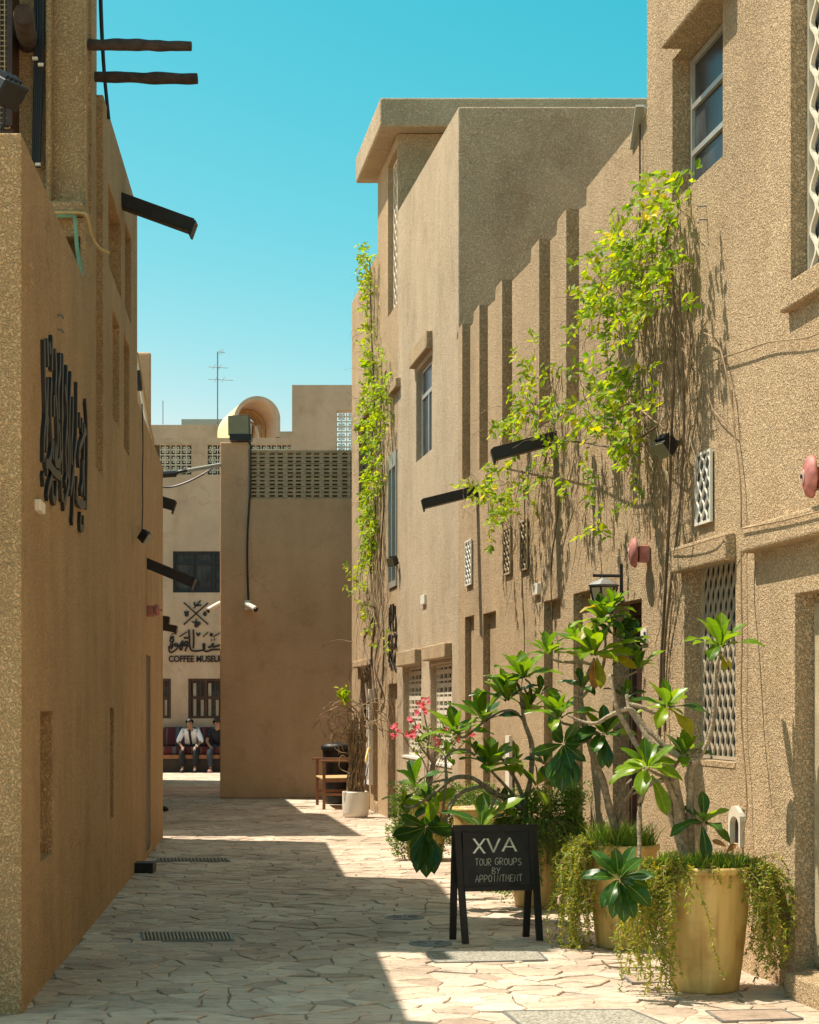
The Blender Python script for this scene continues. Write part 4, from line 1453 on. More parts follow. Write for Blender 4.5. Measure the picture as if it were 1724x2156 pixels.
# plaques and small plates
t = thing('wall_plaque', 'narrow cream plaque with black mark right of the dark doorway', 'plaque', tuple(RW(1357, 1341, 0)))
a, b = RY(1364), RY(1352)
bm = NB(); wbox(bm, 'R', a, b, .012, -.01, zat(1356, b), zat(1323, b)); obj('plate', bm, M['whitepot'], t)
bm = NB(); pn = Vector((-1, -.153, 0)).normalized()
for ln in ([(1357, 1330), (1359, 1335), (1356, 1338), (1359, 1343), (1356, 1347)], [(1355, 1333), (1359, 1332)], [(1356, 1345), (1360, 1346)]):
    ribbon(bm, [RW(x, y, .013) for x, y in ln], pn, .012, .003, sub=2)
obj('lettering', bm, M['black'], t)
t = thing('junction_box', 'small white box on the left wall below the calligraphy', 'box', tuple(LW(78, 1066, 0)))
bm = NB(); wbox(bm, 'L', LY(73), LY(84), .03, -.01, zat(1078, LY(78)), zat(1054, LY(78))); bev(obj('case', bm, M['whitepot'], t), .006)
t = thing('cat_door', 'pale arched hatch frame with dark opening low on the right wall', 'hatch', tuple(RW(1552, 1740, 0)))
a, b = RY(1565), RY(1540)
z0_, z1_ = zat(1778, b), zat(1694, b)
bm = NB()
ym, hw_ = (a + b) / 2, (b - a) / 2
outer = [(ym - hw_, z0_)] + [(ym - hw_ * math.cos(math.pi * k / 10), z1_ - hw_ * .8 + hw_ * .8 * math.sin(math.pi * k / 10)) for k in range(11)] + [(ym + hw_, z0_)]
inner = [(ym - hw_ * .74, z0_)] + [(ym - hw_ * .74 * math.cos(math.pi * k / 10), z1_ - hw_ * .8 - .03 + hw_ * .5 * math.sin(math.pi * k / 10)) for k in range(11)] + [(ym + hw_ * .74, z0_)]
for oo in (1,):
    f_ = [bm.verts.new(W('R', y, z, .02)) for y, z in outer]; g_ = [bm.verts.new(W('R', y, z, .02)) for y, z in inner]
    f2 = [bm.verts.new(W('R', y, z, -.02)) for y, z in outer]; g2 = [bm.verts.new(W('R', y, z, -.05)) for y, z in inner]
    for k in range(len(outer) - 1):
        bm.faces.new([f_[k], f_[k + 1], g_[k + 1], g_[k]]); bm.faces.new([f_[k], f2[k], f2[k + 1], f_[k + 1]]); bm.faces.new([g_[k], g_[k + 1], g2[k + 1], g2[k]])
bmesh.ops.recalc_face_normals(bm, faces=bm.faces)
obj('frame', bm, M['jali'], t)
bm = NB(); wbox(bm, 'R', a + .02, b - .02, -.012, -.022, z0_, z1_ - .05); obj('flap', bm, M['dark'], t)
for side, pts, lab, g in (('L', [(29, 560), (29, 594)], 'pair of stubby hooks high on the near left wall', None), ('L', [(58 + .2071 * 450 - 85, 684)] , '', None)):
    if not lab: continue
    t = thing('wall_hooks', lab, 'hook', tuple(LW(pts[0][0] * 1.0 + 20, pts[0][1], 0)))
    for x, y in pts:
        bm = NB(); Y = LY(x + 30); wbox(bm, 'L', Y - .05, Y + .05, .022, -.01, zat(y, Y) - .006, zat(y, Y) + .006); obj('hook', bm, M['trim'], t)
hooks = [('R', [(1487, 434), (1489, 462)], 'pair of thin steel hooks below the top right window'), ('R', [(831, 1157), (832, 1188)], 'hooks beside the aluminium window')]
t = thing('wall_hooks', hooks[0][2], 'hook', tuple(RW(1487, 434, 0)))
for x, y in hooks[0][1]:
    bm = NB(); p = RW(x, y, .0); tube(bm, [p + Vector((.02, 0, 0)), p + Vector((-.05, 0, 0)), p + Vector((-.055, 0, -.025))], .005, sides=6, sub=2); obj('hook', bm, M['grey'], t)
for px, py, lab in ((57 + 63, 664, 'steel hooks above the black calligraphy'), ):
    t = thing('wall_hooks', lab, 'hook', tuple(LW(px, py, 0)))
    for dy in (0, 30):
        bm = NB(); p = LW(px, py + dy, 0); tube(bm, [p + Vector((-.02, 0, 0)), p + Vector((.03, 0, 0)), p + Vector((.035, 0, -.02))], .006, sides=6, sub=2); obj('hook', bm, M['grey'], t)

for px, py, hw2, hh2, lab in ((1133, 1240, 5, 12, 'little white box on the right wall below the hanging stems'), (894, 1262, 4, 10, 'tiny white box on the right wall left of the tall slots')):
    t = thing('junction_box', lab, 'box', tuple(RW(px, py, 0)))
    Y = RY(px); bm = NB(); wbox(bm, 'R', RY(px + hw2), RY(px - hw2), .03, -.01, zat(py + hh2, Y), zat(py - hh2, Y)); bev(obj('case', bm, M['whitepot'], t), .004)
t = thing('white_board', 'narrow white board standing against the right wall behind the rear planters', 'board', tuple(RW(1079, 1700, 0)))
bm = NB(); wbox(bm, 'R', RY(1083), RY(1075), .05, .02, .02, zat(1548, RY(1079))); obj('panel', bm, M['whitepot'], t)

# ------------------------------------------------------------------ lettering
t = thing('arabic_sign', 'large raised black Arabic calligraphy across the shaded left wall', 'sign', tuple(LW(130, 900, 0)))
cal = [[(150, 150), (155, 500), (165, 900), (148, 1150), (145, 1390)], [(180, 140), (192, 420)], [(205, 180), (212, 290)], [(232, 110), (228, 460)],
       [(185, 540), (180, 830), (165, 1000)], [(225, 550), (215, 830), (228, 1200), (205, 1385), (165, 1405)], [(190, 930), (175, 1100), (172, 1290)],
       [(265, 240), (272, 480), (265, 670), (282, 900), (288, 1200), (270, 1390)], [(250, 710), (252, 930)], [(245, 1160), (240, 1370)],
       [(315, 290), (312, 480), (295, 650), (302, 960)], [(342, 300), (335, 700), (332, 1200), (335, 1520)], [(385, 420), (378, 700), (385, 960), (368, 1250), (378, 1500), (365, 1620)],
       [(427, 490), (412, 800), (408, 1100), (412, 1400), (400, 1620), (350, 1850)], [(445, 735), (440, 1000), (430, 1200), (432, 1420)], [(487, 585), (485, 880), (480, 1150), (455, 1400), (452, 1700)],
       [(575, 765), (590, 1000), (592, 1300), (586, 1600), (582, 1865)], [(515, 890), (515, 1040)], [(540, 950), (538, 1100)], [(578, 1070), (530, 1200), (505, 1300), (510, 1430)],
       [(545, 1365), (543, 1600), (525, 1700)], [(490, 1560), (480, 1740), (520, 1815), (572, 1822)], [(450, 1700), (445, 1900), (438, 2010)], [(525, 1920), (520, 2040), (550, 2060), (552, 1930)],
       [(175, 1410), (182, 1520)], [(140, 1500), (150, 1620)], [(230, 1540), (200, 1640), (182, 1750)], [(235, 1600), (236, 1740), (265, 1780), (278, 1600)],
       [(190, 1400), (255, 1490), (320, 1540)], [(325, 1540), (330, 1740), (348, 1745)], [(300, 990), (312, 1200), (305, 1480)], [(455, 1400), (432, 1640), (420, 1700)], [(362, 620), (374, 760)],
       [(270, 1210), (262, 1380), (300, 1400), (330, 1300)], [(560, 1000), (556, 1500), (562, 1740)], [(380, 1000), (396, 1300), (392, 1560)]]
ln_ = Vector((1, .078, 0)).normalized()
for pth in cal:
    bm = NB()
    ribbon(bm, [LW(58 + .2071 * x, 684.4 + .2071 * y, .008) for x, y in pth], ln_, .050, .013, sub=4, base=-.01)
    obj('stroke', bm, M['black'], t)
t = thing('arabic_sign', 'small dark three tiered calligraphy at the far end of the right wall', 'sign', tuple(RW(826, 1330, 0)))
cal = [[(250, 390), (245, 700), (238, 880), (225, 990)], [(280, 320), (283, 600), (270, 780), (278, 1020)], [(342, 290), (340, 600), (338, 760)], [(392, 350), (395, 600), (412, 700), (410, 900), (395, 980)],
       [(300, 620), (312, 780)], [(345, 830), (330, 880)], [(345, 930), (340, 1010)], [(270, 1130), (220, 1200), (225, 1400)], [(320, 1110), (315, 1240), (300, 1370)], [(370, 1140), (415, 1100), (425, 1150)],
       [(410, 1190), (412, 1380), (425, 1410)], [(240, 1400), (320, 1360), (400, 1380)], [(255, 1490), (240, 1660), (225, 1800)], [(320, 1470), (318, 1600), (350, 1760), (370, 1890)],
       [(410, 1600), (375, 1760), (365, 1880), (250, 1900)], [(300, 1640), (280, 1800), (300, 1940)], [(390, 1900), (410, 2040)]]
for pth in cal:
    bm = NB()
    ribbon(bm, [RW(800.4 + .08066 * x, 1247 + .08066 * y, .008) for x, y in pth], pn, .05, .012, sub=3, base=-.01)
    obj('stroke', bm, M['black'], t)

t = thing('museum_sign', 'black crossed coffee emblem with Arabic lettering and the words COFFEE MUSEUM', 'sign', tuple(P(410, 1340, YM)))
fn = Vector((0, -1, 0))


def EM(x, y): return P(342.2 + .07402 * x, 1252.8 + .07402 * y, YM - .005)


def estroke(pts, w_=.055, nm='stroke', sub=4):
    bm = NB(); ribbon(bm, [EM(x, y) for x, y in pts], fn, w_, .02, sub=sub); obj(nm, bm, M['black'], t)


estroke([(605, 210), (1300, 835)], .03, 'emblem_bar'); estroke([(1300, 215), (605, 835)], .03, 'emblem_bar')
estroke([(900, 375), (960, 290), (1085, 150)], .03, 'leaf_mark'); estroke([(900, 195), (930, 290), (1100, 280)], .04, 'leaf_mark')
for pts in ([(610, 455), (755, 455), (735, 590), (685, 620), (635, 590)], [(1205, 450), (1260, 500), (1262, 560), (1210, 610), (1150, 560), (1150, 500)],
            [(960, 640), (985, 740), (1040, 790), (1010, 915), (915, 915), (905, 760), (935, 730)]):
    bm = NB()
    A = [bm.verts.new(EM(x, y) + fn * .02) for x, y in pts]; B = [bm.verts.new(EM(x, y)) for x, y in pts]
    bm.faces.new(A); bm.faces.new(B[::-1])
    for i in range(len(pts)):
        j = (i + 1) % len(pts); bm.faces.new([A[i], B[i], B[j], A[j]])
    bmesh.ops.recalc_face_normals(bm, faces=bm.faces)
    obj('emblem_shape', bm, M['black'], t)
estroke([(830, 745), (910, 790)], .025); estroke([(1020, 760), (1070, 780), (1060, 830), (1010, 850)], .025)
for pts, w_ in (([(330, 1190), (215, 1190)], .05), ([(240, 1200), (215, 1300), (290, 1320), (320, 1260), (240, 1230)], .035), ([(270, 1300), (300, 1420), (230, 1430), (240, 1350)], .035),
                ([(295, 1430), (250, 1520), (190, 1450), (190, 1580), (250, 1630), (400, 1530), (440, 1430), (380, 1370), (350, 1440), (430, 1450)], .038),
                ([(440, 1440), (500, 1420), (575, 1300), (560, 1480), (520, 1560), (490, 1460), (600, 1420)], .045), ([(590, 1430), (640, 1340), (700, 1320), (700, 1410), (620, 1420), (760, 1450)], .045),
                ([(690, 1470), (660, 1540), (650, 1600)], .04), ([(745, 980), (765, 1200), (775, 1440), (820, 1560), (950, 1590), (1130, 1560), (1190, 1480), (1190, 1380), (1150, 1420), (1170, 1500)], .042),
                ([(875, 980), (885, 1250), (875, 1510)], .042), ([(600, 1215), (735, 1210)], .05), ([(970, 1070), (1015, 1150), (1070, 1065)], .04),
                ([(1200, 1500), (1180, 1570), (1260, 1600), (1420, 1550), (1720, 1540)], .042), ([(1290, 1470), (1370, 1470), (1440, 1370), (1440, 1470), (1560, 1440), (1720, 1400)], .045),
                ([(1380, 1280), (1400, 1280)], .05), ([(1460, 1260), (1490, 1260)], .05), ([(1385, 1080), (1370, 1170)], .05), ([(1410, 1080), (1400, 1150)], .04),
                ([(245, 1120), (435, 1025)], .022), ([(480, 1180), (690, 1045)], .026), ([(1150, 1185), (1295, 1055)], .022), ([(1440, 1190), (1620, 1080), (1700, 1040)], .022)):
    estroke(pts, w_, 'arabic_stroke')
cu = bpy.data.curves.new('latin', 'FONT'); cu.body = 'COFFEE MUSEUM'; cu.size = 1.0; cu.extrude = .01; cu.offset = .028
tx = bpy.data.objects.new('latin_tmp', cu); C.objects.link(tx)
bpy.context.view_layer.update()
dg = bpy.context.evaluated_depsgraph_get()
tm = bpy.data.meshes.new_from_object(tx.evaluated_get(dg)); bpy.data.objects.remove(tx)
x0_, x1_ = min(v.co.x for v in tm.vertices), max(v.co.x for v in tm.vertices)
yh = max(v.co.y for v in tm.vertices)
pa, pb = P(355, 1393, YM), P(473, 1380, YM)
k1, k2 = (pb.x - pa.x) / (x1_ - x0_), (pb.z - pa.z) / yh * 1.02
for v in tm.vertices:
    v.co = Vector((pa.x + (v.co.x - x0_) * k1, YM - .012 - v.co.z, pa.z + v.co.y * k2))
# split into letters by position so that each letter is a piece
import collections
adj = collections.defaultdict(list)
for e in tm.edges:
    adj[e.vertices[0]].append(e.vertices[1]); adj[e.vertices[1]].append(e.vertices[0])
seen = {}; ni = 0
for v in range(len(tm.vertices)):
    if v in seen: continue
    stack = [v]; seen[v] = ni
    while stack:
        a_1 = stack.pop()
        for b_1 in adj[a_1]:
            if b_1 not in seen: seen[b_1] = ni; stack.append(b_1)
    ni += 1
for i in range(ni):
    ids = [v for v in seen if seen[v] == i]
    mp_ = {v: k for k, v in enumerate(ids)}
    fs = [[mp_[q] for q in p.vertices] for p in tm.polygons if seen[p.vertices[0]] == i]
    me = bpy.data.meshes.new('letter'); me.from_pydata([tm.vertices[v].co[:] for v in ids], [], fs); me.update()
    obj('letter', me, M['black'], t)

# ------------------------------------------------------------------ chalkboard A frame
sb = thing('sandwich_board', 'black folding chalkboard reading XVA tour groups by appointment, between the planters', 'signboard', tuple(G(1045, 1983)))
FL, FR, BL, BR_ = G(980, 1987), G(1136, 1981), G(953, 1978), G(1107, 1972)
TL, TR = P(951, 1741, 11.58), P(1129, 1739, 11.71)
u_ = (TR - TL).normalized()
midf = (FL + FR) / 2
vdn = (midf - (TL + TR) / 2); vdn = (vdn - u_ * vdn.dot(u_)).normalized()
nf = u_.cross(vdn).normalized()
if nf.y > 0: nf = -nf


def leg(top, foot, w_=.021, d_=.013):
    bm = NB()
    d = (foot - top); ln = d.length; d.normalize()
    s = u_ - d * u_.dot(d); s.normalize(); q = d.cross(s)
    obox(bm, top + d * ln / 2, s, q, d, w_, d_, ln / 2)
    return bm


tl_in, tr_in = TL + u_ * .028, TR - u_ * .028
leg_l = (tl_in + vdn * .02, FL); leg_r = (tr_in + vdn * .02, FR)
obj('leg', leg(tl_in + nf * .018, FL), M['black'], sb)
obj('leg', leg(tr_in + nf * .018, FR), M['black'], sb)
obj('leg', leg(tl_in - nf * .018, BL), M['black'], sb)
obj('leg', leg(tr_in - nf * .018, BR_), M['black'], sb)
bc = (TL + TR) / 2 + vdn * .205 + nf * .020 + u_ * .012
bm = NB(); obox(bm, bc, u_, vdn, nf, .235, .205, .008); obj('board', bm, M['board'], sb)
bm = NB()
obox(bm, (TL + TR) / 2 + nf * .030 + vdn * .012, u_, vdn, nf, (TR - TL).length / 2, .022, .008)
obox(bm, bc + vdn * .196 + nf * .013, u_, vdn, nf, .235, .014, .006)
for s in (-1, 1): obox(bm, bc + u_ * s * .222 + nf * .012, u_, vdn, nf, .014, .178, .006)
obj('board_frame', bm, M['black'], sb)
bm = NB(); obox(bm, (TL + TR) / 2 - nf * .030 + vdn * .18, u_, (vdn - nf * .28).normalized(), nf, .235, .19, .006); obj('back_board', bm, M['black'], sb)
p0 = bc + nf * .0085


def BP(x, y): return ray_plane(939.6 + .1245 * x, 1734 + .1245 * y, p0, nf)


LET = {'X': [[(0, 0), (1, 1)], [(1, 0), (0, 1)]], 'V': [[(0, 0), (.5, 1), (1, 0)]], 'A': [[(0, 1), (.5, 0), (1, 1)], [(.2, .66), (.8, .66)]],
       'T': [[(0, .06), (1, 0)], [(.5, .03), (.5, 1)]], 'O': [[(.5, 0), (.05, .35), (.15, .85), (.5, 1), (.9, .8), (.95, .3), (.5, 0)]], 'U': [[(0, 0), (.05, .75), (.5, 1), (.92, .75), (.95, 0)]],
       'R': [[(0, 1), (.05, 0), (.7, .05), (.85, .28), (.6, .5), (.05, .52), (.95, 1)]], 'G': [[(.9, .12), (.5, 0), (.05, .35), (.12, .85), (.55, 1), (.9, .8), (.9, .55), (.5, .55)]],
       'P': [[(0, 1), (.05, 0), (.75, .05), (.9, .28), (.65, .52), (.05, .55)]], 'S': [[(.9, .1), (.5, 0), (.1, .2), (.3, .45), (.8, .6), (.85, .88), (.45, 1), (.05, .9)]],
       'B': [[(0, 1), (.05, 0), (.7, .05), (.8, .25), (.1, .47), (.85, .6), (.85, .88), (0, 1)]], 'Y': [[(0, 0), (.5, .5)], [(1, 0), (.5, .5), (.35, 1)]],
       'I': [[(.5, 0), (.5, 1)]], 'N': [[(0, 1), (.05, 0), (.9, 1), (.95, 0)]], 'M': [[(0, 1), (.08, 0), (.5, .7), (.9, 0), (1, 1)]], 'E': [[(.85, 0), (.05, .04), (.08, 1), (.9, .97)], [(.07, .5), (.7, .48)]]}


def chalk(word, x0, x1, y0, y1, slant=0, w_=.0035, mat='chalk2', boxes=None):
    n = len(word)
    for i, chh in enumerate(word):
        if chh == ' ': continue
        if boxes: a, b, c_, d_ = boxes[i]
        else:
            cw = (x1 - x0) / n
            a, b = x0 + cw * i + cw * .10, x0 + cw * (i + 1) - cw * .12
            j = rnd.uniform(-5, 5); c_, d_ = y0 + slant * i + j, y1 + slant * i + j
        bm = NB()
        for s in LET[chh]:
            pts = [(a + (b - a) * x, c_ + (d_ - c_) * y) for x, y in s]
            sub = 1 if chh in 'XVANMTIEY' else 4
            if mat == 'chalk':
                ribbon(bm, [BP(x, y) for x, y in pts], nf, w_ * 1.5, .0008, sub=sub)
                for ox in (-16, 16):
                    ribbon(bm, [BP(x + ox, y) for x, y in pts], nf, w_ * .45, .0006, sub=sub)
            else:
                ribbon(bm, [BP(x, y) for x, y in pts], nf, w_, .0008, sub=sub)
        obj('chalk_letter', bm, M[mat], sb)


chalk('XVA', 0, 0, 0, 0, w_=.0052, mat='chalk', boxes=[(462, 648, 250, 500), (692, 900, 248, 480), (952, 1180, 235, 465)])
chalk('TOUR', 480, 770, 590, 705, -1)
chalk('GROUPS', 815, 1280, 580, 692, 0)
chalk('BY', 768, 918, 745, 848, -3)
chalk('APPOINTMENT', 485, 1290, 870, 985, -1.5)

# ------------------------------------------------------------------ plants
def leafmesh(name, L=1.0, wid=.34, seg=7, droop=.25, fold=.10, wave=.03, seed=0, mats=None, point=.75):
    r = random.Random(seed)
    bm = NB()
    rows = []
    for i in range(seg + 1):
        s = i / seg
        w_ = wid / 2 * (math.sin(math.pi * min(1, s ** point)) ** .70 if 0 < s < 1 else 0.0)
        w_ = max(w_, .012 if s == 0 else .002)
        y = s * L
        z = .10 * math.sin(s * 2.2) - droop * s * s
        wv = wave * math.sin(s * 9 + seed)
        rbw = min(w_ * .4, wid * .028 * (1 - s * .7))
        row = [bm.verts.new((-w_, y, z + fold * w_ * 2 + wv)), bm.verts.new((-w_ * .55, y, z + fold * w_ * .9 + wv * .4)), bm.verts.new((-rbw, y, z)),
               bm.verts.new((rbw, y, z)), bm.verts.new((w_ * .55, y, z + fold * w_ * .9 - wv * .4)), bm.verts.new((w_, y, z + fold * w_ * 2 - wv))]
        rows.append(row)
    for i in range(seg):
        for k in range(5):
            f = bm.faces.new([rows[i][k], rows[i][k + 1], rows[i + 1][k + 1], rows[i + 1][k]])
            if k == 2 and mats: f.material_index = 1
    me = bpy.data.meshes.new(name); bm.to_mesh(me); bm.free()
    for p in me.polygons: p.use_smooth = True
    return me


LM = {}
for key, mat in (('g', 'plum'), ('d', 'plumdark'), ('y', 'plumyel'), ('b', 'dryleaf')):
    LM[key] = []
    for k in range(4):
        me = leafmesh('leaf', droop=(.02, .10, .20, .32)[k], wid=(.40, .36, .42, .38)[k], seed=k, point=1.45, wave=.015 + .012 * k, mats=True)
        me.materials.append(M[mat]); me.materials.append(M['rib'])
        LM[key].append(me)


def place_leaf(parent, me, p, d, upv, L):
    d = d.normalized()
    x = d.cross(upv)
    if x.length < 1e-3: x = Vector((1, 0, 0))
    x.normalize()
    z = x.cross(d).normalized()
    m = Matrix((x, d, z)).transposed().to_4x4()
    m = Matrix.Translation(p) @ m @ Matrix.Scale(L, 4)
    o = bpy.data.objects.new('leaf', me); C.objects.link(o)
    o.parent = parent
    o.matrix_parent_inverse = Matrix.Translation(-parent.location)
    o.matrix_basis = m
    return o


pr = random.Random(21)


def rosette(parent, c, L, n=11, axis=(0, 0, 1), lo=12, hi=95, mix='g', yellow=0, keys=None):
    L *= 1.34; n = int(n * 1.2)
    ax = Vector(axis).normalized()
    a = ax.cross(Vector((0, 1, .1))).normalized(); b = ax.cross(a)
    for i in range(n):
        f = (i + .5) / n
        ang = R(lo + (hi - lo) * f ** .9 + pr.uniform(-8, 8))
        az = i * 2.39996 + pr.uniform(-.25, .25)
        rad = a * math.cos(az) + b * math.sin(az)
        d = ax * math.cos(ang) + rad * math.sin(ang)
        upv = ax * math.sin(ang) - rad * math.cos(ang)
        key = pr.choice(mix)
        if i >= n - yellow: key = 'y'
        bend = 0 if f < .35 else (1 if f < .6 else (2 if pr.random() < .6 else 3))
        place_leaf(parent, LM[key][bend], c + d * .01, d, upv, L * pr.uniform(.8, 1.1) * (.72 + .35 * f if f < .5 else 1.0))


def pot(parent, cx, cy, rt, rb, h, mat='pot'):
    bm = NB()
    prof = [(rb * .97, 0), (rb, .015)]
    for k in range(1, 11):
        s = k / 10
        prof.append((rb + (rt * .93 - rb) * (s ** .85), .015 + (h - .055) * s))
    prof += [(rt * .98, h - .035), (rt, h - .025), (rt, h), (rt * .93, h + .001), (rt * .90, h - .02), (rt * .88, h - .09)]
    lathe(bm, prof, (cx, cy, 0), (0, 0, 1), 56)
    obj('pot', bm, M[mat], parent, smooth=True)
    bm = NB(); lathe(bm, [(rt * .89, h - .07), (rt * .5, h - .055), (0, h - .05)], (cx, cy, 0), (0, 0, 1), 24); obj('soil', bm, M['soil'], parent)


def dleaf(bm, p, d, n_, L, w_):
    """small folded blade"""
    d = d.normalized(); s = d.cross(n_)
    if s.length < 1e-4: s = Vector((1, 0, 0))
    s.normalize(); nn = s.cross(d)
    v = [bm.verts.new(p), bm.verts.new(p + d * L * .45 + s * w_ / 2 + nn * w_ * .18), bm.verts.new(p + d * L), bm.verts.new(p + d * L * .45 - s * w_ / 2 + nn * w_ * .18)]
    m_ = bm.verts.new(p + d * L * .5)
    bm.faces.new([v[0], v[1], m_]); bm.faces.new([v[1], v[2], m_]); bm.faces.new([v[2], v[3], m_]); bm.faces.new([v[3], v[0], m_])


def rv(r): return Vector((r.uniform(-1, 1), r.uniform(-1, 1), r.uniform(-1, 1)))


def trails(parent, starts, name, mat, seed, leafL=.022, leafw=.008, step=.011, stemr=.0022, curl=.25, stemmat='twig', per=2):
    """starts: list of (start, outward dir, length)"""
    r = random.Random(seed)
    st_, lf = NB(), NB()
    for (p, d, L) in starts:
        p = Vector(p); d = Vector(d).normalized()
        pts = [p.copy()]
        n = max(3, int(L / .035))
        for k in range(n):
            d = (d + Vector((0, 0, -.42)) + rv(r) * curl).normalized()
            if p.z < .03 and d.z < 0: d.z = 0.05; d = d.normalized()
            p = p + d * .035
            if p.z < .008: p.z = .008
            pts.append(p.copy())
        tube(st_, pts, stemr, stemr * .5, sides=3, sub=1, cap=False)
        for a_, b_ in zip(pts[:-1], pts[1:]):
            m_ = int(.035 / step)
            for q in range(m_ * per):
                pp = a_ + (b_ - a_) * r.random()
                dd = ((b_ - a_).normalized() * .5 + rv(r)).normalized()
                dleaf(lf, pp, dd, rv(r), leafL * r.uniform(.6, 1.3), leafw * r.uniform(.7, 1.2))
    obj('runner_stems', st_, M[stemmat], parent, kind='stuff')
    obj(name, lf, M[mat], parent, kind='stuff')


def rim_starts(cx, cy, rt, h, spec, r):
    """spec: list of (angle_from, angle_to, count, lmin, lmax)"""
    out = []
    for a0, a1, n, l0, l1 in spec:
        for k in range(n):
            a = R(r.uniform(a0, a1)); q = r.uniform(.75, 1.02)
            out.append(((cx + rt * q * math.cos(a), cy + rt * q * math.sin(a), h + r.uniform(-.01, .03)), (math.cos(a) * r.uniform(.5, 1.5), math.sin(a) * r.uniform(.5, 1.5), r.uniform(-.1, .7)), r.uniform(l0, l1)))
    return out


def tufts(parent, cx, cy, rr, h, n, seed, L=(.05, .12), mat='grass', name='grass_tuft'):
    r = random.Random(seed)
    bm = NB()
    for k in range(n):
        a = r.uniform(0, 6.283); q = rr * math.sqrt(r.random())
        p = Vector((cx + q * math.cos(a), cy + q * math.sin(a), h - .05))
        d = Vector((r.uniform(-.5, .5), r.uniform(-.5, .5), 1)).normalized()
        l_ = r.uniform(*L); w_ = r.uniform(.004, .008)
        s = d.cross(rv(r)).normalized() * w_ / 2
        e = p + d * l_ * .6; tip = p + d * l_ + Vector((d.x, d.y, -.35)) * l_ * .25
        v = [bm.verts.new(p - s), bm.verts.new(p + s), bm.verts.new(e + s * .8), bm.verts.new(e - s * .8), bm.verts.new(tip)]
        bm.faces.new([v[0], v[1], v[2], v[3]]); bm.faces.new([v[3], v[2], v[4]])
    obj(name, bm, M[mat], parent, kind='stuff')


def branches(parent, Y, lst, mat='bark'):
    """lst: (points in photograph px with optional depth, r0, r1)"""
    bm = NB()
    for pts, r0, r1 in lst:
        tube(bm, [P(q[0], q[1], Y + (q[2] if len(q) > 2 else 0)) for q in pts], r0, r1, sides=10, sub=5, wob=.25)
    obj('trunk', bm, M[mat], parent, smooth=True)


# front planter ------------------------------------------------------------
YA = 9.62
cxA = PX(1484, YA)
pa_ = thing('potted_plumeria', 'nearest mustard planter with branching frangipani, ringed by yellow green trailing succulent', 'plant', (cxA, YA, 0), 'plumerias in mustard planters')
pot(pa_, cxA, YA, .265, .178, .665)
branches(pa_, YA, [
    ([(1446, 1812, 0), (1436, 1760, 0), (1428, 1690, 0), (1420, 1640, -.02), (1408, 1606, -.02)], .034, .020),
    ([(1440, 1812, .04), (1424, 1752, .05), (1411, 1700, .06), (1413, 1640, .05), (1408, 1606, .02)], .022, .015),
    ([(1453, 1812, .02), (1452, 1740, .02), (1453, 1660, .01), (1455, 1612, 0)], .027, .019),
    ([(1455, 1614, 0), (1432, 1594, .02), (1407, 1578, .04), (1380, 1550, .06), (1358, 1532, .08), (1336, 1500, .1), (1316, 1493, .1), (1280, 1508, .12), (1256, 1522, .14), (1225, 1518, .18), (1195, 1505, .2)], .018, .008),
    ([(1453, 1620, 0), (1475, 1590, -.03), (1490, 1560, -.04), (1501, 1520, -.05), (1505, 1470, -.05), (1506, 1430, -.04), (1515, 1372, 0)], .015, .009),
    ([(1408, 1607, 0), (1385, 1604, .02), (1360, 1595, .05), (1338, 1565, .08), (1322, 1535, .1), (1305, 1505, .1), (1296, 1480, .1), (1288, 1440, .12), (1283, 1420, .15)], .018, .010),
    ([(1408, 1607, 0), (1385, 1580, .03), (1362, 1550, .06), (1340, 1515, .1), (1325, 1490, .12), (1319, 1462, .14)], .016, .011),
    ([(1440, 1735, -.02), (1405, 1650, -.05), (1385, 1645, -.08), (1362, 1655, -.1), (1348, 1690, -.12), (1345, 1740, -.16), (1346, 1800, -.2), (1336, 1830, -.24), (1305, 1848, -.3)], .016, .009),
    ([(1455, 1614, 0), (1462, 1604, -.02), (1468, 1598, -.02)], .017, .013),
    ([(1325, 1482, .12), (1350, 1488, .1), (1378, 1500, .1), (1404, 1492, .1)], .011, .008),
    ([(1455, 1700, 0), (1468, 1735, -.03), (1482, 1728, -.05)], .010, .007),
    ([(1410, 1640, .0), (1385, 1630, -.04), (1362, 1618, -.08)], .011, .008),
    ([(1412, 1625, .02), (1430, 1600, .06), (1440, 1592, .08)], .010, .007)])
def RP(x, y, Y): return P(x, y, Y)
rosette(pa_, RP(1517, 1362, YA), .165, 10, (.0, -.15, 1), 15, 88, 'g')
place_leaf(pa_, LM['y'][2], RP(1519, 1372, YA), Vector((.35, -.2, -.7)), Vector((1, -.5, .2)), .12)
place_leaf(pa_, LM['y'][1], RP(1517, 1375, YA), Vector((.1, -.3, -.7)), Vector((.6, -1, .2)), .11)
rosette(pa_, RP(1404, 1488, YA + .1), .155, 13, (.15, -.3, 1), 15, 120, 'ggd', yellow=1)
rosette(pa_, RP(1441, 1592, YA + .08), .135, 10, (.1, -.2, 1), 12, 92, 'gdg')
rosette(pa_, RP(1362, 1616, YA - .08), .150, 12, (-.1, -.5, .9), 20, 105, 'gdg')
place_leaf(pa_, LM['g'][1], RP(1372, 1632, YA - .08), Vector((.35, -.25, -1)), Vector((.3, -1, .2)), .23)
rosette(pa_, RP(1482, 1730, YA - .05), .145, 9, (.1, -.3, .9), 20, 105, 'dgd')
place_leaf(pa_, LM['d'][1], RP(1478, 1738, YA - .08), Vector((.10, -.25, -1)), Vector((.1, -1, .1)), .19)
rosette(pa_, RP(1303, 1850, YA - .3), .155, 15, (-.1, -.55, .55), 20, 112, 'd')
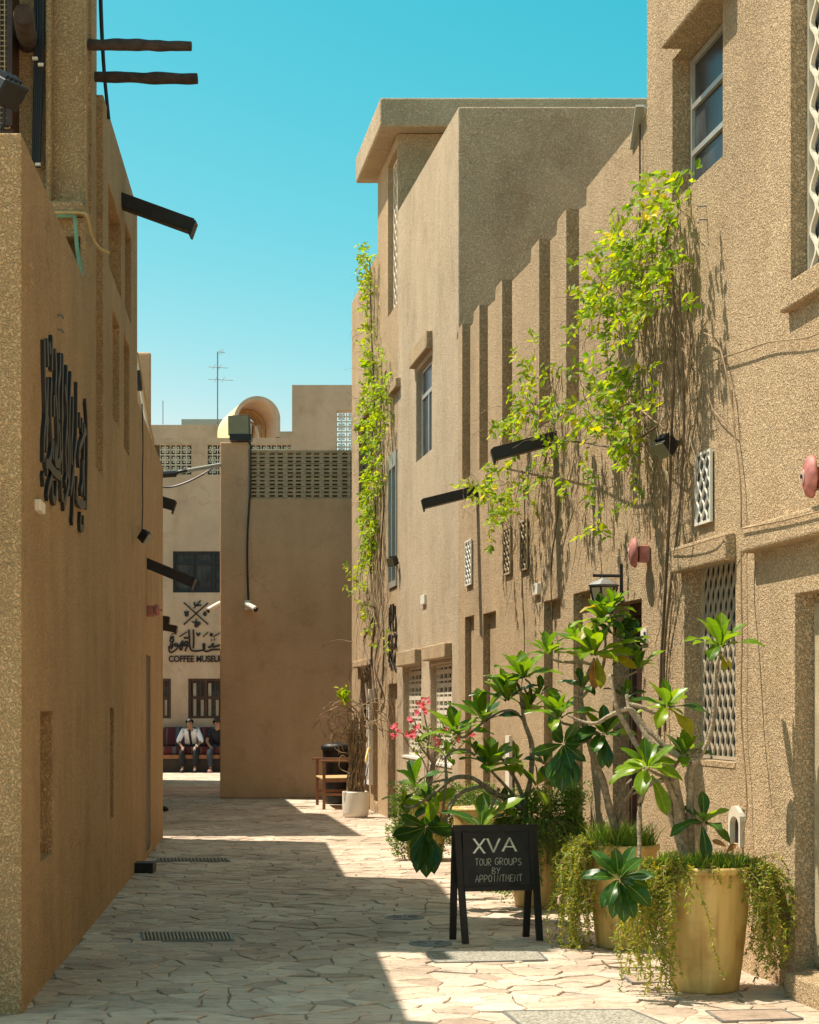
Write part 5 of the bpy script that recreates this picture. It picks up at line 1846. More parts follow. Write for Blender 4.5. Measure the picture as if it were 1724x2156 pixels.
for dx, l_ in ((-.25, .19), (.08, .21), (.38, .2), (-.05, .17)):
    place_leaf(pa_, LM['d'][1], RP(1305, 1858, YA - .32), Vector((dx, -.25, -1)), Vector((dx, -1, .15)), l_)
place_leaf(pa_, LM['b'][3], P(1530, 1782, YA - .2), Vector((-.6, .2, .3)), Vector((.2, -1, .2)), .085)
place_leaf(pa_, LM['b'][2], P(1528, 1795, YA - .2), Vector((.5, .2, .4)), Vector((-.2, -1, .2)), .08)
rr = random.Random(3)
trails(pa_, rim_starts(cxA, YA, .265, .655, [(165, 244, 62, .12, .38), (180, 232, 46, .45, .80), (300, 375, 46, .12, .38), (322, 380, 48, .38, .72), (90, 165, 14, .2, .4)], rr), 'trailing_succulent', 'trail', 4, leafL=.03, leafw=.010, curl=.42)
trails(pa_, rim_starts(cxA, YA, .23, .655, [(0, 360, 60, .04, .09)], rr), 'rim_succulent', 'trail', 5, per=3)
tufts(pa_, cxA, YA, .24, .69, 1500, 6, (.05, .13))

# second planter -------------------------------------------------------------
YB = 11.35
cxB = PX(1309, YB)
pb_ = thing('potted_plumeria', 'second mustard planter behind the nearest, tallest frangipani with yellowing leaves', 'plant', (cxB, YB, 0), 'plumerias in mustard planters')
pot(pb_, cxB, YB, .238, .158, .645)
branches(pb_, YB, [
    ([(1297, 1780, 0), (1292, 1740, 0), (1280, 1690, 0), (1268, 1640, .02), (1252, 1600, .04), (1238, 1550, .06), (1226, 1500, .08), (1222, 1460, .1), (1236, 1425, .1), (1246, 1400, .08), (1250, 1385, .08)], .028, .012),
    ([(1244, 1398, .08), (1225, 1394, .1), (1200, 1394, .12), (1175, 1392, .12), (1158, 1384, .12)], .011, .008),
    ([(1298, 1765, 0), (1300, 1720, .02), (1318, 1680, .04), (1340, 1650, .06), (1352, 1640, .06)], .012, .008),
    ([(1299, 1760, 0), (1310, 1700, .04), (1330, 1672, .08), (1362, 1664, .1)], .010, .007),
    ([(1296, 1765, .02), (1294, 1700, .06), (1312, 1660, .08), (1330, 1640, .1)], .009, .006),
    ([(1222, 1470, .08), (1250, 1440, .06), (1270, 1400, .04), (1274, 1340, .02), (1268, 1318, 0)], .011, .009),
    ([(1280, 1420, .05), (1310, 1425, .02), (1342, 1412, 0)], .009, .007),
    ([(1238, 1540, .06), (1215, 1530, .04), (1185, 1522, .02), (1178, 1516, 0)], .010, .007),
    ([(1250, 1590, .04), (1262, 1565, .0), (1273, 1550, -.03)], .010, .008),
    ([(1235, 1560, .06), (1205, 1570, .04), (1188, 1572, 0)], .010, .008)], 'bark')
rosette(pb_, RP(1268, 1308, YB), .165, 15, (0, -.2, 1), 12, 105, 'ggd', yellow=2)
rosette(pb_, RP(1288, 1280, YB - .02), .130, 12, (.15, -.2, 1), 12, 100, 'ggd', yellow=1)
rosette(pb_, RP(1296, 1340, YB + .06), .150, 8, (.6, -.3, .6), 15, 95, 'dgd')
rosette(pb_, RP(1250, 1380, YB - .1), .205, 14, (.0, -.2, 1), 12, 92, 'g', yellow=1)
place_leaf(pb_, LM['y'][1], RP(1256, 1384, YB - .12), Vector((.12, -.15, -1)), Vector((.4, -1, .1)), .20)
place_leaf(pb_, LM['b'][1], RP(1250, 1384, YB - .11), Vector((.02, -.1, -1)), Vector((.1, -1, .1)), .20)
place_leaf(pb_, LM['y'][1], RP(1262, 1380, YB - .12), Vector((1, -.15, -.35)), Vector((.2, -.6, .8)), .25)
place_leaf(pb_, LM['g'][1], RP(1262, 1376, YB - .12), Vector((1, -.15, .0)), Vector((.1, -.6, .8)), .23)
rosette(pb_, RP(1152, 1376, YB + .1), .150, 9, (0, -.1, 1), 15, 92, 'g')
rosette(pb_, RP(1344, 1408, YB - .05), .140, 8, (.1, -.1, 1), 12, 85, 'g')
rosette(pb_, RP(1178, 1512, YB), .185, 10, (-.1, -.2, 1), 12, 92, 'gg')
rosette(pb_, RP(1186, 1565, YB - .05), .155, 8, (0, -.75, -.1), 25, 100, 'd')
for dx, l_ in ((-.32, .24), (-.08, .27), (.22, .26), (.45, .22), (-.6, .22)):
    place_leaf(pb_, LM['d'][1], RP(1187, 1580, YB - .08), Vector((dx, -.25, -1)), Vector((dx, -1, .15)), l_)
rosette(pb_, RP(1273, 1545, YB - .05), .170, 11, (0, -.4, .8), 15, 105, 'dgd')
for dx, l_ in ((-.1, .20), (.12, .2)):
    place_leaf(pb_, LM['d'][1], RP(1272, 1552, YB - .1), Vector((dx, -.25, -1)), Vector((dx, -1, .15)), l_)
rosette(pb_, RP(1226, 1446, YB + .08), .12, 7, (-.2, -.3, 1), 15, 95, 'gd')
rosette(pb_, RP(1212, 1350, YB + .08), .13, 7, (-.2, -.2, 1), 12, 90, 'g')
rosette(pb_, RP(1316, 1468, YB - .05), .12, 7, (.2, -.3, 1), 15, 95, 'gd')
rosette(pb_, RP(1318, 1350, YB + .05), .13, 7, (.4, -.3, .8), 15, 90, 'gd')
trails(pb_, rim_starts(cxB, YB, .238, .635, [(140, 225, 48, .2, .45), (160, 222, 56, .45, .80), (235, 262, 8, .05, .15)], rr), 'trailing_succulent', 'trail', 14, leafL=.03, leafw=.010, curl=.40)
tufts(pb_, cxB, YB, .2, .67, 900, 16, (.06, .22))

# planter behind the board ----------------------------------------------------
YC = 13.7
cxC = PX(1128, YC)
pc_ = thing('potted_plumeria', 'planter right of the chalkboard, smothered in green trailers, with low arching frangipani limbs', 'plant', (cxC, YC, 0), 'plumerias in mustard planters')
pot(pc_, cxC, YC, .235, .16, .645)
branches(pc_, YC, [
    ([(1108, 1745, 0), (1104, 1700, 0), (1106, 1680, 0), (1115, 1650, 0), (1120, 1600, .02), (1118, 1560, .04), (1104, 1520, .05), (1099, 1480, .05), (1094, 1450, .04), (1086, 1436, .04)], .026, .012),
    ([(1104, 1450, .04), (1112, 1462, .04), (1116, 1440, .03), (1106, 1430, 0)], .009, .007),
    ([(1104, 1690, 0), (1090, 1650, .02), (1075, 1625, .04), (1058, 1600, .06), (1035, 1575, .08), (1000, 1576, .08)], .016, .008),
    ([(1100, 1700, 0), (1068, 1678, -.02), (1045, 1672, -.04), (1020, 1655, -.06), (1000, 1640, -.08), (975, 1635, -.1), (950, 1640, -.12), (920, 1665, -.16), (885, 1690, -.2), (862, 1700, -.24), (850, 1695, -.26)], .024, .010),
    ([(1018, 1655, -.06), (980, 1664, -.1), (955, 1685, -.15), (942, 1715, -.2), (930, 1745, -.24), (912, 1752, -.26), (898, 1742, -.28)], .018, .010),
    ([(1095, 1690, 0), (1060, 1650, -.02), (1036, 1625, -.04), (1032, 1615, -.05)], .014, .009),
    ([(940, 1640, -.12), (938, 1600, -.1), (942, 1590, -.1), (955, 1580, -.08), (980, 1578, -.06), (1000, 1590, -.05)], .011, .009),
    ([(938, 1642, -.12), (935, 1690, -.12), (925, 1730, -.1)], .010, .008),
    ([(1104, 1520, .05), (1085, 1498, .04), (1060, 1496, .02), (1040, 1505, 0), (1022, 1515, 0)], .011, .007),
    ([(1022, 1515, 0), (1000, 1535, -.02), (975, 1552, -.04), (963, 1545, -.05)], .010, .007),
    ([(940, 1640, -.12), (905, 1648, -.1), (880, 1655, -.1)], .009, .007),
    ([(1034, 1705, -.3), (1018, 1740, -.35)], .010, .008), ([(1050, 1660, -.1), (1030, 1710, -.25), (1014, 1745, -.35)], .012, .009)], 'bark')
rosette(pc_, RP(1102, 1428, YC), .215, 12, (0, -.2, 1), 12, 88, 'g')
rosette(pc_, RP(1068, 1476, YC), .215, 9, (-.1, -.1, 1), 12, 70, 'gd')
rosette(pc_, RP(1112, 1500, YC + .02), .19, 7, (.2, -.1, 1), 12, 80, 'gg')
rosette(pc_, RP(1019, 1518, YC), .235, 9, (-.2, -.2, 1), 12, 88, 'ggd')
rosette(pc_, RP(962, 1546, YC - .05), .215, 9, (-.1, -.2, 1), 15, 88, 'g')
rosette(pc_, RP(1032, 1614, YC - .05), .230, 11, (0, -.2, 1), 12, 95, 'g')
place_leaf(pc_, LM['g'][1], RP(1034, 1622, YC - .1), Vector((1, -.1, .02)), Vector((0, -.6, .9)), .23)
rosette(pc_, RP(874, 1652, YC - .1), .20, 6, (-.1, -.1, 1), 12, 95, 'dg')
rosette(pc_, RP(908, 1700, YC - .1), .17, 6, (-.1, -.6, .6), 15, 100, 'dgd')
rosette(pc_, RP(897, 1740, YC - .28), .19, 8, (-.1, -.75, -.2), 25, 105, 'dddg')
for dx, l_ in ((-.5, .25), (-.25, .31), (.0, .34), (.2, .32), (.4, .27)):
    place_leaf(pc_, LM['d'][1], RP(897, 1752, YC - .3), Vector((dx, -.25, -1)), Vector((dx, -1, .15)), l_)
rosette(pc_, RP(1012, 1742, YC - .35), .26, 7, (0, -.3, 1), 20, 92, 'gd')
rosette(pc_, RP(1128, 1655, YC - .1), .19, 6, (.4, -.3, .8), 20, 90, 'gd')
for (x_, y_, l_, k_) in ((1062, 1440, .14, 'g'), (1136, 1462, .14, 'gd'), (1002, 1592, .13, 'gd'), (938, 1592, .13, 'g'), (1088, 1604, .13, 'gd'), (1146, 1610, .14, 'd'), (1062, 1700, .15, 'gd'), (850, 1690, .13, 'gd')):
    rosette(pc_, RP(x_, y_, YC), l_, 6, (pr.uniform(-.3, .3), -.3, 1), 15, 95, k_)
trails(pc_, rim_starts(cxC, YC, .235, .64, [(150, 400, 210, .12, .42), (170, 290, 60, .3, .6)], rr), 'trailing_succulent', 'trailg', 24, leafL=.026, leafw=.010)


def bush(parent, name, blobs, n, mat, seed, L=.03, w_=.011, stems=40, base=None):
    r = random.Random(seed)
    lf, st_ = NB(), NB()
    wts = [b[6] if len(b) > 6 else b[3] * b[4] * b[5] for b in blobs]
    for k in range(n):
        b = r.choices(blobs, wts)[0]
        v = Vector((r.gauss(0, 1), r.gauss(0, 1), r.gauss(0, 1))).normalized() * (r.random() ** .4)
        p = Vector((b[0] + v.x * b[3], b[1] + v.y * b[4], b[2] + v.z * b[5]))
        q = p * 7
        if mn.noise(q) < -.12: continue
        if p.z < .015: continue
        d = (Vector((v.x * .6, v.y * .6, .2)) + rv(r) * .9).normalized()
        for s in range(3):
            dleaf(lf, p + rv(r) * L * .5, (d + rv(r) * .7), rv(r), L * r.uniform(.6, 1.2), w_ * r.uniform(.8, 1.3))
        if k % max(1, n // stems) == 0:
            bs = Vector(base or (b[0], b[1], max(.02, b[2] - b[5])))
            tube(st_, [bs + rv(r) * .03, (bs + p) / 2 + rv(r) * .06, p], .004, .0015, sides=4, sub=3, cap=False)
    obj('stems', st_, M['twigd'], parent, kind='stuff')
    obj(name, lf, M[mat], parent, kind='stuff')


bush(pc_, 'dense_foliage', [(PX(1165, YC), YC - .02, .72, .28, .16, .20), (PX(1235, YC), YC + .03, .62, .14, .1, .24), (PX(1100, YC), YC + .12, .76, .22, .15, .14), (PX(1190, YC), YC - .1, .45, .22, .14, .27), (PX(1225, YC), YC - .15, .30, .16, .12, .26), (PX(1205, YC), YC, .86, .2, .12, .1)], 5200, 'trailg', 31, base=(cxC, YC, .6))
# rear planters: one with an ochre rim showing, one desert rose inside the hedge of trailers
YD = 15.3
cxD = PX(1010, YD)
pd_ = thing('empty_planter', 'mustard planter behind the chalkboard, its rim and stones just showing', 'planter', (cxD, YD, 0))
pot(pd_, cxD, YD, .245, .165, .66)
for k in range(7):
    bm = NB()
    a = k * 2.4; q = .13 if k else 0
    bmesh.ops.create_icosphere(bm, subdivisions=2, radius=.045 + .02 * rnd.random())
    for v in bm.verts:
        v.co = Vector((v.co.x * 1.3, v.co.y, v.co.z * .7)) * (1 + .25 * mn.noise(v.co * 20 + Vector((k, 0, 0))))
        v.co += Vector((cxD + q * math.cos(a), YD + q * math.sin(a), .63))
    obj('pebble', bm, M['trim'], pd_)
YG = 17.9
cxG = PX(895, YG)
pg_ = thing('desert_rose', 'pink flowered desert rose rising from a hedge of green trailers farthest back', 'plant', (cxG, YG, 0))
pot(pg_, cxG, YG, .25, .17, .6)
branches(pg_, YG, [([(900, 1680, 0), (905, 1640, 0), (912, 1610, 0), (915, 1585, 0)], .035, .022), ([(912, 1610, 0), (900, 1580, -.02), (903, 1550, -.02), (896, 1520, 0), (892, 1492, 0)], .016, .006),
                   ([(915, 1590, 0), (935, 1575, 0), (955, 1560, .02), (968, 1552, .02)], .013, .006), ([(906, 1600, 0), (885, 1570, .02), (878, 1548, .02)], .010, .005), ([(903, 1560, 0), (878, 1530, 0), (872, 1512, 0)], .010, .005),
                   ([(905, 1640, 0), (890, 1600, .05), (862, 1570, .05), (848, 1545, .05), (834, 1540, .05)], .009, .005), ([(915, 1585, 0), (928, 1560, 0), (925, 1548, 0)], .010, .005), ([(930, 1600, 0), (960, 1580, 0), (990, 1548, 0)], .009, .005)], 'bark')


def blossom(parent, c, r_, seed, mat='pink', n=5, name='flower'):
    r = random.Random(seed)
    for f in range(n):
        bm = NB()
        cc = c + rv(r) * r_ * 1.2
        ax = (Vector((-.3, -1, .4)) + rv(r) * .5).normalized()
        a = ax.cross(Vector((0, 0, 1))).normalized(); b = ax.cross(a)
        for k in range(5):
            t_ = 2 * math.pi * k / 5 + r.random()
            d = (a * math.cos(t_) + b * math.sin(t_) + ax * .25).normalized()
            dleaf(bm, cc, d, ax, r_ * .95, r_ * .75)
        obj(name, bm, M[mat], parent)


for i, (x, y, s) in enumerate(((830, 1530, 1), (832, 1545, 1), (869, 1507, 1.2), (884, 1488, 1), (896, 1480, 1), (869, 1540, 1.4), (873, 1532, 1), (939, 1532, .9), (921, 1560, .9), (966, 1558, .9), (993, 1543, .8), (897, 1500, .8))):
    blossom(pg_, P(x, y, YG - .03), .034 * s, 50 + i, n=4)
bush(pg_, 'twig_leaves', [(PX(925, YG), YG, zat(1550, YG), .3, .12, .12), (PX(890, YG), YG, zat(1560, YG), .12, .1, .2), (PX(980, YG), YG, zat(1560, YG), .15, .1, .1)], 130, 'trailg', 33, L=.06, w_=.02, stems=20, base=(cxG, YG, .7))
bush(pg_, 'dense_foliage', [(PX(870, YG), YG - .05, .52, .24, .22, .30), (PX(850, YG), YG - .05, .25, .17, .22, .26), (PX(930, YG), YG - .02, .50, .34, .2, .30), (PX(1000, YG - .6), YG - .5, .62, .28, .18, .18), (PX(905, YG), YG - .1, .2, .22, .2, .2)], 6800, 'trailg', 34, L=.032, w_=.012, base=(cxG, YG, .5))
t = thing('ground_shrub', 'low leafy shrub by the wall behind the second planter', 'shrub', tuple(G(1075, 1860)))
bush(t, 'foliage', [(PX(1085, 14.6), 14.7, .35, .15, .15, .28), (PX(1060, 13.6), 13.9, .1, .14, .1, .1)], 900, 'trailg', 36, stems=25)

# ------------------------------------------------------------------ climbing vines
VL = []
for k in range(3):
    me = leafmesh('leaf', wid=(.62, .55, .7)[k], seg=4, droop=(.1, .25, .0)[k], fold=.18, wave=.02, seed=k + 9, point=.9)
    me.materials.append(M['vine'])
    VL.append(me)


def vleaf(bm, p, d, n_, L, wr=.6):
    d = d.normalized(); s = d.cross(n_)
    if s.length < 1e-4: s = Vector((1, 0, 0))
    s.normalize(); nn = s.cross(d)
    w_ = L * wr / 2
    c = [(0, 0, 0), (.25, .8, .12), (.6, .9, .14), (1, 0, -.08), (.6, -.9, .14), (.25, -.8, .12)]
    v = [bm.verts.new(p + d * L * a_ + s * w_ * b_ + nn * L * c_) for a_, b_, c_ in c]
    bm.faces.new([v[0], v[1], v[2], v[3]]); bm.faces.new([v[0], v[3], v[4], v[5]])


def vine(name, label, cat, base, blobs, n, L, parts, seed, spray=(3, 8), pmax=.26, stems=(), hang=(), flowers=(), loc=None, W_=RW):
    r = random.Random(seed)
    t = thing(name, label, cat, tuple(base), None)
    lf = NB()
    wts = [b[4] for b in blobs]
    cand = []
    # leaves grow in sprays along twigs
    tw_ = NB()
    while len(cand) < n:
        b = r.choices(blobs, wts)[0]
        a_, q = r.uniform(0, 6.283), math.sqrt(r.random())
        x, y = b[0] + b[2] * q * math.cos(a_), b[1] + b[3] * q * math.sin(a_)
        p0_ = W_(x, y, r.uniform(.03, pmax))
        d = (Vector((-.5, 0, .1)) + rv(r)).normalized()
        m_ = r.randint(*spray)
        pts = [p0_]
        for k in range(m_):
            d = (d + rv(r) * .45 + Vector((0, 0, -.08))).normalized()
            pts.append(pts[-1] + d * L * .75)
            nrm = (Vector((-.6, -.4, .7)) + rv(r) * .7)
            for s in (-1, 1):
                side = d.cross(nrm).normalized() * s
                cand.append((pts[-1], (d * .6 + side + rv(r) * .4), nrm, L * r.uniform(.65, 1.25)))
        tube(tw_, pts, .0025, .0012, sides=3, sub=1, cap=False)
    r.shuffle(cand)
    for i, (p, d, nn, l_) in enumerate(cand):
        if i < parts:
            place_leaf(t, VL[i % 3], p, d, nn, l_)
        else:
            vleaf(lf, p, d, nn, l_)
    obj('foliage', lf, M['vine'], t, kind='stuff')
    sm = {'l': NB(), 'd': tw_}
    for (pts, r0, r1, key) in stems:
        tube(sm[key], [W_(q[0], q[1], q[2] if len(q) > 2 else .04) for q in pts], r0, r1, sides=6, sub=5)
    for (xa, xb, ya, yb, y2a, y2b, cnt, pm_) in hang:
        for k in range(cnt):
            x, y, y2 = r.uniform(xa, xb), r.uniform(ya, yb), r.uniform(y2a, y2b)
            pts = []
            p_ = r.uniform(.02, pm_)
            m_ = max(4, int((y2 - y) / 32))
            xx = x
            for i in range(m_ + 1):
                xx += r.uniform(-9, 9) + (x - xx) * .12
                p_ = max(.012, p_ + r.uniform(-.03, .02))
                pts.append(W_(xx, y + (y2 - y) * i / m_, p_))
            tube(sm['l' if r.random() < .55 else 'd'], pts, r.uniform(.0015, .004), .0012, sides=4, sub=3, cap=False)
    # tangles: curly loops
    for b in blobs:
        if b[4] < .45: continue
        for k in range(8):
            p = W_(b[0] + r.uniform(-1, 1) * b[2], b[1] + r.uniform(-1, 1) * b[3], r.uniform(.03, pmax))
            d = rv(r).normalized(); pts = [p]
            for i in range(9):
                d = (d + rv(r) * .7 + Vector((0, 0, -.15))).normalized(); pts.append(pts[-1] + d * .055)
            tube(sm[r.choice('ld')], pts, .0028, .0015, sides=4, sub=3, cap=False)
    obj('dry_stems', sm['l'], M['twig'], t, kind='stuff')
    obj('woody_stems', sm['d'], M['twigd'], t, kind='stuff')
    for i, (x, y, s) in enumerate(flowers):
        blossom(t, W_(x, y, .2), s, 80 + i, 'yflower', 3)
    return t


blobs = [(1415, 430, 22, 38, .45), (1390, 500, 50, 32, 1.3), (1325, 520, 45, 30, .8), (1410, 545, 40, 38, 1.3), (1290, 590, 42, 28, .6), (1345, 600, 60, 35, 1.0), (1400, 620, 40, 40, .4), (1280, 645, 35, 22, .5), (1330, 670, 38, 36, .5),
         (1305, 712, 35, 26, .4), (1310, 800, 40, 32, .6), (1345, 845, 35, 45, .6), (1270, 850, 48, 34, .5), (1320, 905, 38, 45, .8), (1260, 925, 38, 28, .4), (1330, 975, 26, 36, .3),
         (1150, 755, 22, 26, .16), (1140, 830, 32, 36, .35), (1095, 868, 38, 34, .6), (1195, 880, 46, 38, .6), (1110, 922, 34, 20, .3), (1230, 945, 32, 32, .3), (1150, 985, 34, 28, .35), (1040, 1028, 34, 22, .5), (1080, 1048, 42, 32, .6),
         (1070, 1092, 30, 28, .3), (1030, 1112, 16, 14, .08), (1365, 1045, 12, 26, .07), (1290, 1060, 12, 22, .08), (1285, 1125, 9, 8, .04), (1395, 870, 20, 60, .2), (1120, 735, 26, 8, .05)]
stems = [([(1388, 1560, .03), (1392, 1400, .03), (1400, 1250, .04), (1408, 1100, .06), (1412, 950, .08), (1418, 800, .12), (1420, 650, .16), (1410, 520, .18)], .012, .007, 'd'),
         ([(1400, 1540, .03), (1398, 1380, .03), (1412, 1230, .05), (1430, 1080, .07), (1440, 900, .1), (1436, 740, .14), (1430, 600, .18)], .010, .006, 'd'),
         ([(1380, 900, .1), (1330, 930, .16), (1280, 940, .18), (1220, 930, .16), (1170, 930, .14), (1110, 945, .1), (1050, 960, .05)], .008, .004, 'd'),
         ([(1180, 1010, .1), (1172, 1100, .06), (1160, 1200, .04), (1163, 1350, .03), (1160, 1500, .03)], .007, .004, 'd'),
         ([(1100, 990, .1), (1105, 1100, .06), (1098, 1200, .04), (1104, 1350, .03), (1095, 1480, .03)], .006, .004, 'd'),
         ([(1540, 820, .03), (1545, 900, .03), (1556, 990, .03), (1560, 1060, .03), (1560, 1200, .03), (1562, 1350, .03), (1560, 1450, .03), (1562, 1540, .03), (1570, 1640, .03), (1572, 1710, .03), (1562, 1760, .06)], .006, .004, 'l'),
         ([(1480, 700, .04), (1510, 720, .04), (1530, 790, .04), (1548, 900, .03)], .006, .004, 'l'),
         ([(1495, 760, .03), (1560, 740, .03), (1620, 720, .03), (1690, 712, .03), (1730, 700, .03)], .005, .003, 'l'),
         ([(1480, 780, .03), (1500, 860, .03), (1545, 905, .03)], .004, .003, 'l'),
         ([(1560, 1113, .10), (1600, 1105, .10), (1650, 1095, .10), (1730, 1075, .10)], .005, .004, 'l'),
         ([(1412, 1160, .08), (1450, 1150, .09), (1500, 1134, .09), (1545, 1122, .05)], .004, .003, 'l'),
         ([(1300, 860, .2), (1330, 850, .2), (1370, 880, .2), (1400, 905, .15)], .007, .005, 'l'),
         ([(1590, 1180, .02), (1588, 1260, .02), (1600, 1400, .02), (1610, 1560, .02), (1625, 1700, .02)], .003, .002, 'd')]
hang = [(1360, 1462, 520, 700, 760, 1080, 50, .22), (1385, 1462, 640, 900, 1050, 1400, 20, .07), (1330, 1400, 850, 1000, 1060, 1300, 14, .06), (1140, 1230, 860, 980, 1080, 1280, 20, .07), (1060, 1140, 900, 1040, 1120, 1300, 12, .06),
        (1230, 1330, 960, 1020, 1060, 1250, 14, .08), (1370, 1420, 1150, 1250, 1380, 1560, 8, .04), (1150, 1200, 740, 800, 860, 960, 10, .2)]
vine('flowering_vine', 'big yellow green climber with curtains of dry stems on the right house', 'vine', RW(1390, 1560, 0), blobs, 2650, .064, 300, 40, stems=stems, hang=hang,
     flowers=((1385, 412, .03), (1382, 440, .035), (1366, 462, .03), (1285, 492, .025), (1300, 512, .02), (1035, 1030, .03), (1095, 872, .03), (1310, 910, .025), (985, 1450, .0) if False else (1050, 1085, .025)))
fb_ = []
for (x, y, w_, wt) in ((772, 545, 16, .4), (778, 600, 12, .5), (776, 660, 11, .5), (778, 720, 11, .6), (782, 780, 13, .7), (778, 840, 22, 1.0), (790, 880, 22, .9), (775, 910, 18, .8), (782, 960, 18, .8), (785, 1010, 20, .9), (778, 1060, 20, 1.0),
                       (782, 1110, 22, 1.0), (778, 1160, 20, .8), (765, 1220, 20, .4), (775, 1270, 22, .3), (785, 1320, 22, .2), (812, 760, 8, .15), (806, 820, 12, .45), (808, 870, 14, .5), (803, 930, 12, .4), (800, 1000, 10, .3), (800, 1350, 18, .12), (740, 1215, 12, .1), (758, 860, 12, .12)):
    fb_.append((x, y, w_ * .55, 30, wt))
fst = [([(790, 1480, .05), (782, 1380, .05), (790, 1300, .05), (780, 1200, .05), (790, 1080, .06), (782, 950, .06), (788, 850, .06), (782, 700, .06), (778, 540, .05)], .02, .01, 'd'),
       ([(803, 1470, .04), (808, 1350, .04), (800, 1200, .04), (808, 1050, .04), (800, 900, .04), (812, 780, .04)], .014, .008, 'd'),
       ([(775, 1480, .2), (770, 1430, .2), (778, 1400, .2), (765, 1350, .15), (785, 1300, .1), (770, 1240, .1)], .025, .012, 'd'),
       ([(741, 1352, .3), (720, 1347, .35), (700, 1349, .4), (684, 1356, .45), (676, 1366, .5)], .008, .004, 'd')]
vine('climbing_vine', 'slender column of bright green vine climbing the far end of the right house', 'vine', RW(790, 1500, 0), fb_, 2300, .074, 100, 43, spray=(1, 3), pmax=.14, stems=fst, hang=[(755, 815, 1150, 1280, 1300, 1480, 46, .3), (740, 830, 1380, 1440, 1480, 1640, 30, .2)],
     flowers=())

# ------------------------------------------------------------------ lane end: chair, bin, pot with dried stems, broom
YP = 24.75
cxP = PX(748.5, YP)
t = thing('white_planter', 'round white pot holding a bundle of curling dried stems', 'planter', (cxP, YP, 0))
bm = NB(); lathe(bm, [(.165, .0), (.178, .02), (.182, .06), (.182, .33), (.178, .345), (.168, .345), (.165, .30)], (cxP, YP, .012), (0, 0, 1), 40)
lathe(bm, [(.15, -.002), (.15, .014)], (cxP, YP, 0), (0, 0, 1), 24)
o = obj('pot', bm, M['whitepot'], t, smooth=True)
bm = NB(); lathe(bm, [(.166, .29), (0, .30)], (cxP, YP, .012), (0, 0, 1), 24); obj('soil', bm, M['soil'], t)
r = random.Random(77)
bm = NB()
for k in range(64):
    x0_ = cxP + r.uniform(-.11, .12); pts = [Vector((x0_, YP + r.uniform(-.08, .08), .3))]
    tx_ = cxP + r.uniform(-.10, .14); hh = r.uniform(.9, 1.35)
    for i in range(1, 6):
        f = i / 5
        pts.append(Vector((x0_ + (tx_ - x0_) * f + r.uniform(-.03, .03), YP + r.uniform(-.1, .1), .3 + (hh - .3 + .1) * f)))
    if k % 2:
        # curl over to the left
        c0 = pts[-1]; R_ = r.uniform(.10, .30); s = -1 if r.random() < .8 else 1
        for i in range(1, 9):
            a = i / 8 * r.uniform(2.4, 4.8)
            pts.append(c0 + Vector((s * R_ * (1 - math.cos(a)), r.uniform(-.03, .03), R_ * math.sin(a) * .8)))
    tube(bm, pts, r.uniform(.006, .012), .005, sides=5, sub=3, cap=False)
for pts in ([(742, 1610), (722, 1590), (715, 1600), (716, 1618), (740, 1628)], [(738, 1560), (705, 1545), (690, 1520), (700, 1485), (720, 1475)]):
    tube(bm, [P(x, y, YP) for x, y in pts], .009, .006, sides=5, sub=4)
obj('dried_stems', bm, M['twig'], t, kind='stuff')
bm = NB()
for k in range(46):
    vleaf(bm, P(724 + r.gauss(0, 8), 1466 + r.gauss(0, 9), YP + r.uniform(-.1, .1)), rv(r) + Vector((-.2, 0, .7)), rv(r) + Vector((0, -1, 1)), r.uniform(.06, .10))
obj('fresh_leaves', bm, M['vine'], t, kind='stuff')
t = thing('broom', 'yellow handled broom leaning on the wall behind the dried stems', 'broom', tuple(G(748, 1700)))
bm = NB(); tube(bm, [P(751, 1668, 25.6), P(776, 1575, 26.2)], .016, sides=8, sub=1); obj('handle', bm, M['yellow'], t)
bm = NB(); obox(bm, P(748, 1685, 25.55), Vector((1, 0, 0)), Vector((0, 1, 0)), Vector((.2, 0, 1)).normalized(), .12, .03, .10); obj('bristles', bm, M['black'], t)
t = thing('broom', 'dark handled brush leaning beside the yellow broom', 'broom', tuple(G(765, 1690)))
bm = NB(); tube(bm, [P(763, 1672, 25.9), P(776, 1600, 26.5)], .014, sides=8, sub=1); obj('handle', bm, M['black'], t)
bm = NB(); obox(bm, P(762, 1678, 25.85), Vector((1, 0, 0)), Vector((0, 1, 0)), Vector((.2, 0, 1)).normalized(), .07, .03, .06); obj('bristles', bm, M['black'], t)
# bin
YN = 28.3
cxN = PX(709, YN)
t = thing('rubbish_bin', 'tall black plastic bin with lid against the end wall', 'bin', (cxN, YN, 0))
bm = NB(); lathe(bm, [(.18, 0), (.19, .03), (.225, .82), (.225, .84)], (cxN, YN, 0), (0, 0, 1), 28); obj('body', bm, M['black'], t, smooth=True)
bm = NB(); lathe(bm, [(.245, .84), (.25, .87), (.245, .92), (.12, .95), (0, .955)], (cxN, YN, 0), (0, 0, 1), 28); obj('lid', bm, M['black'], t, smooth=True)
bm = NB(); obox(bm, Vector((cxN, YN - .1, .965)), Vector((1, 0, 0)), Vector((0, 1, 0)), Vector((0, 0, 1)), .06, .02, .012); obj('handle', bm, M['alu'], t)
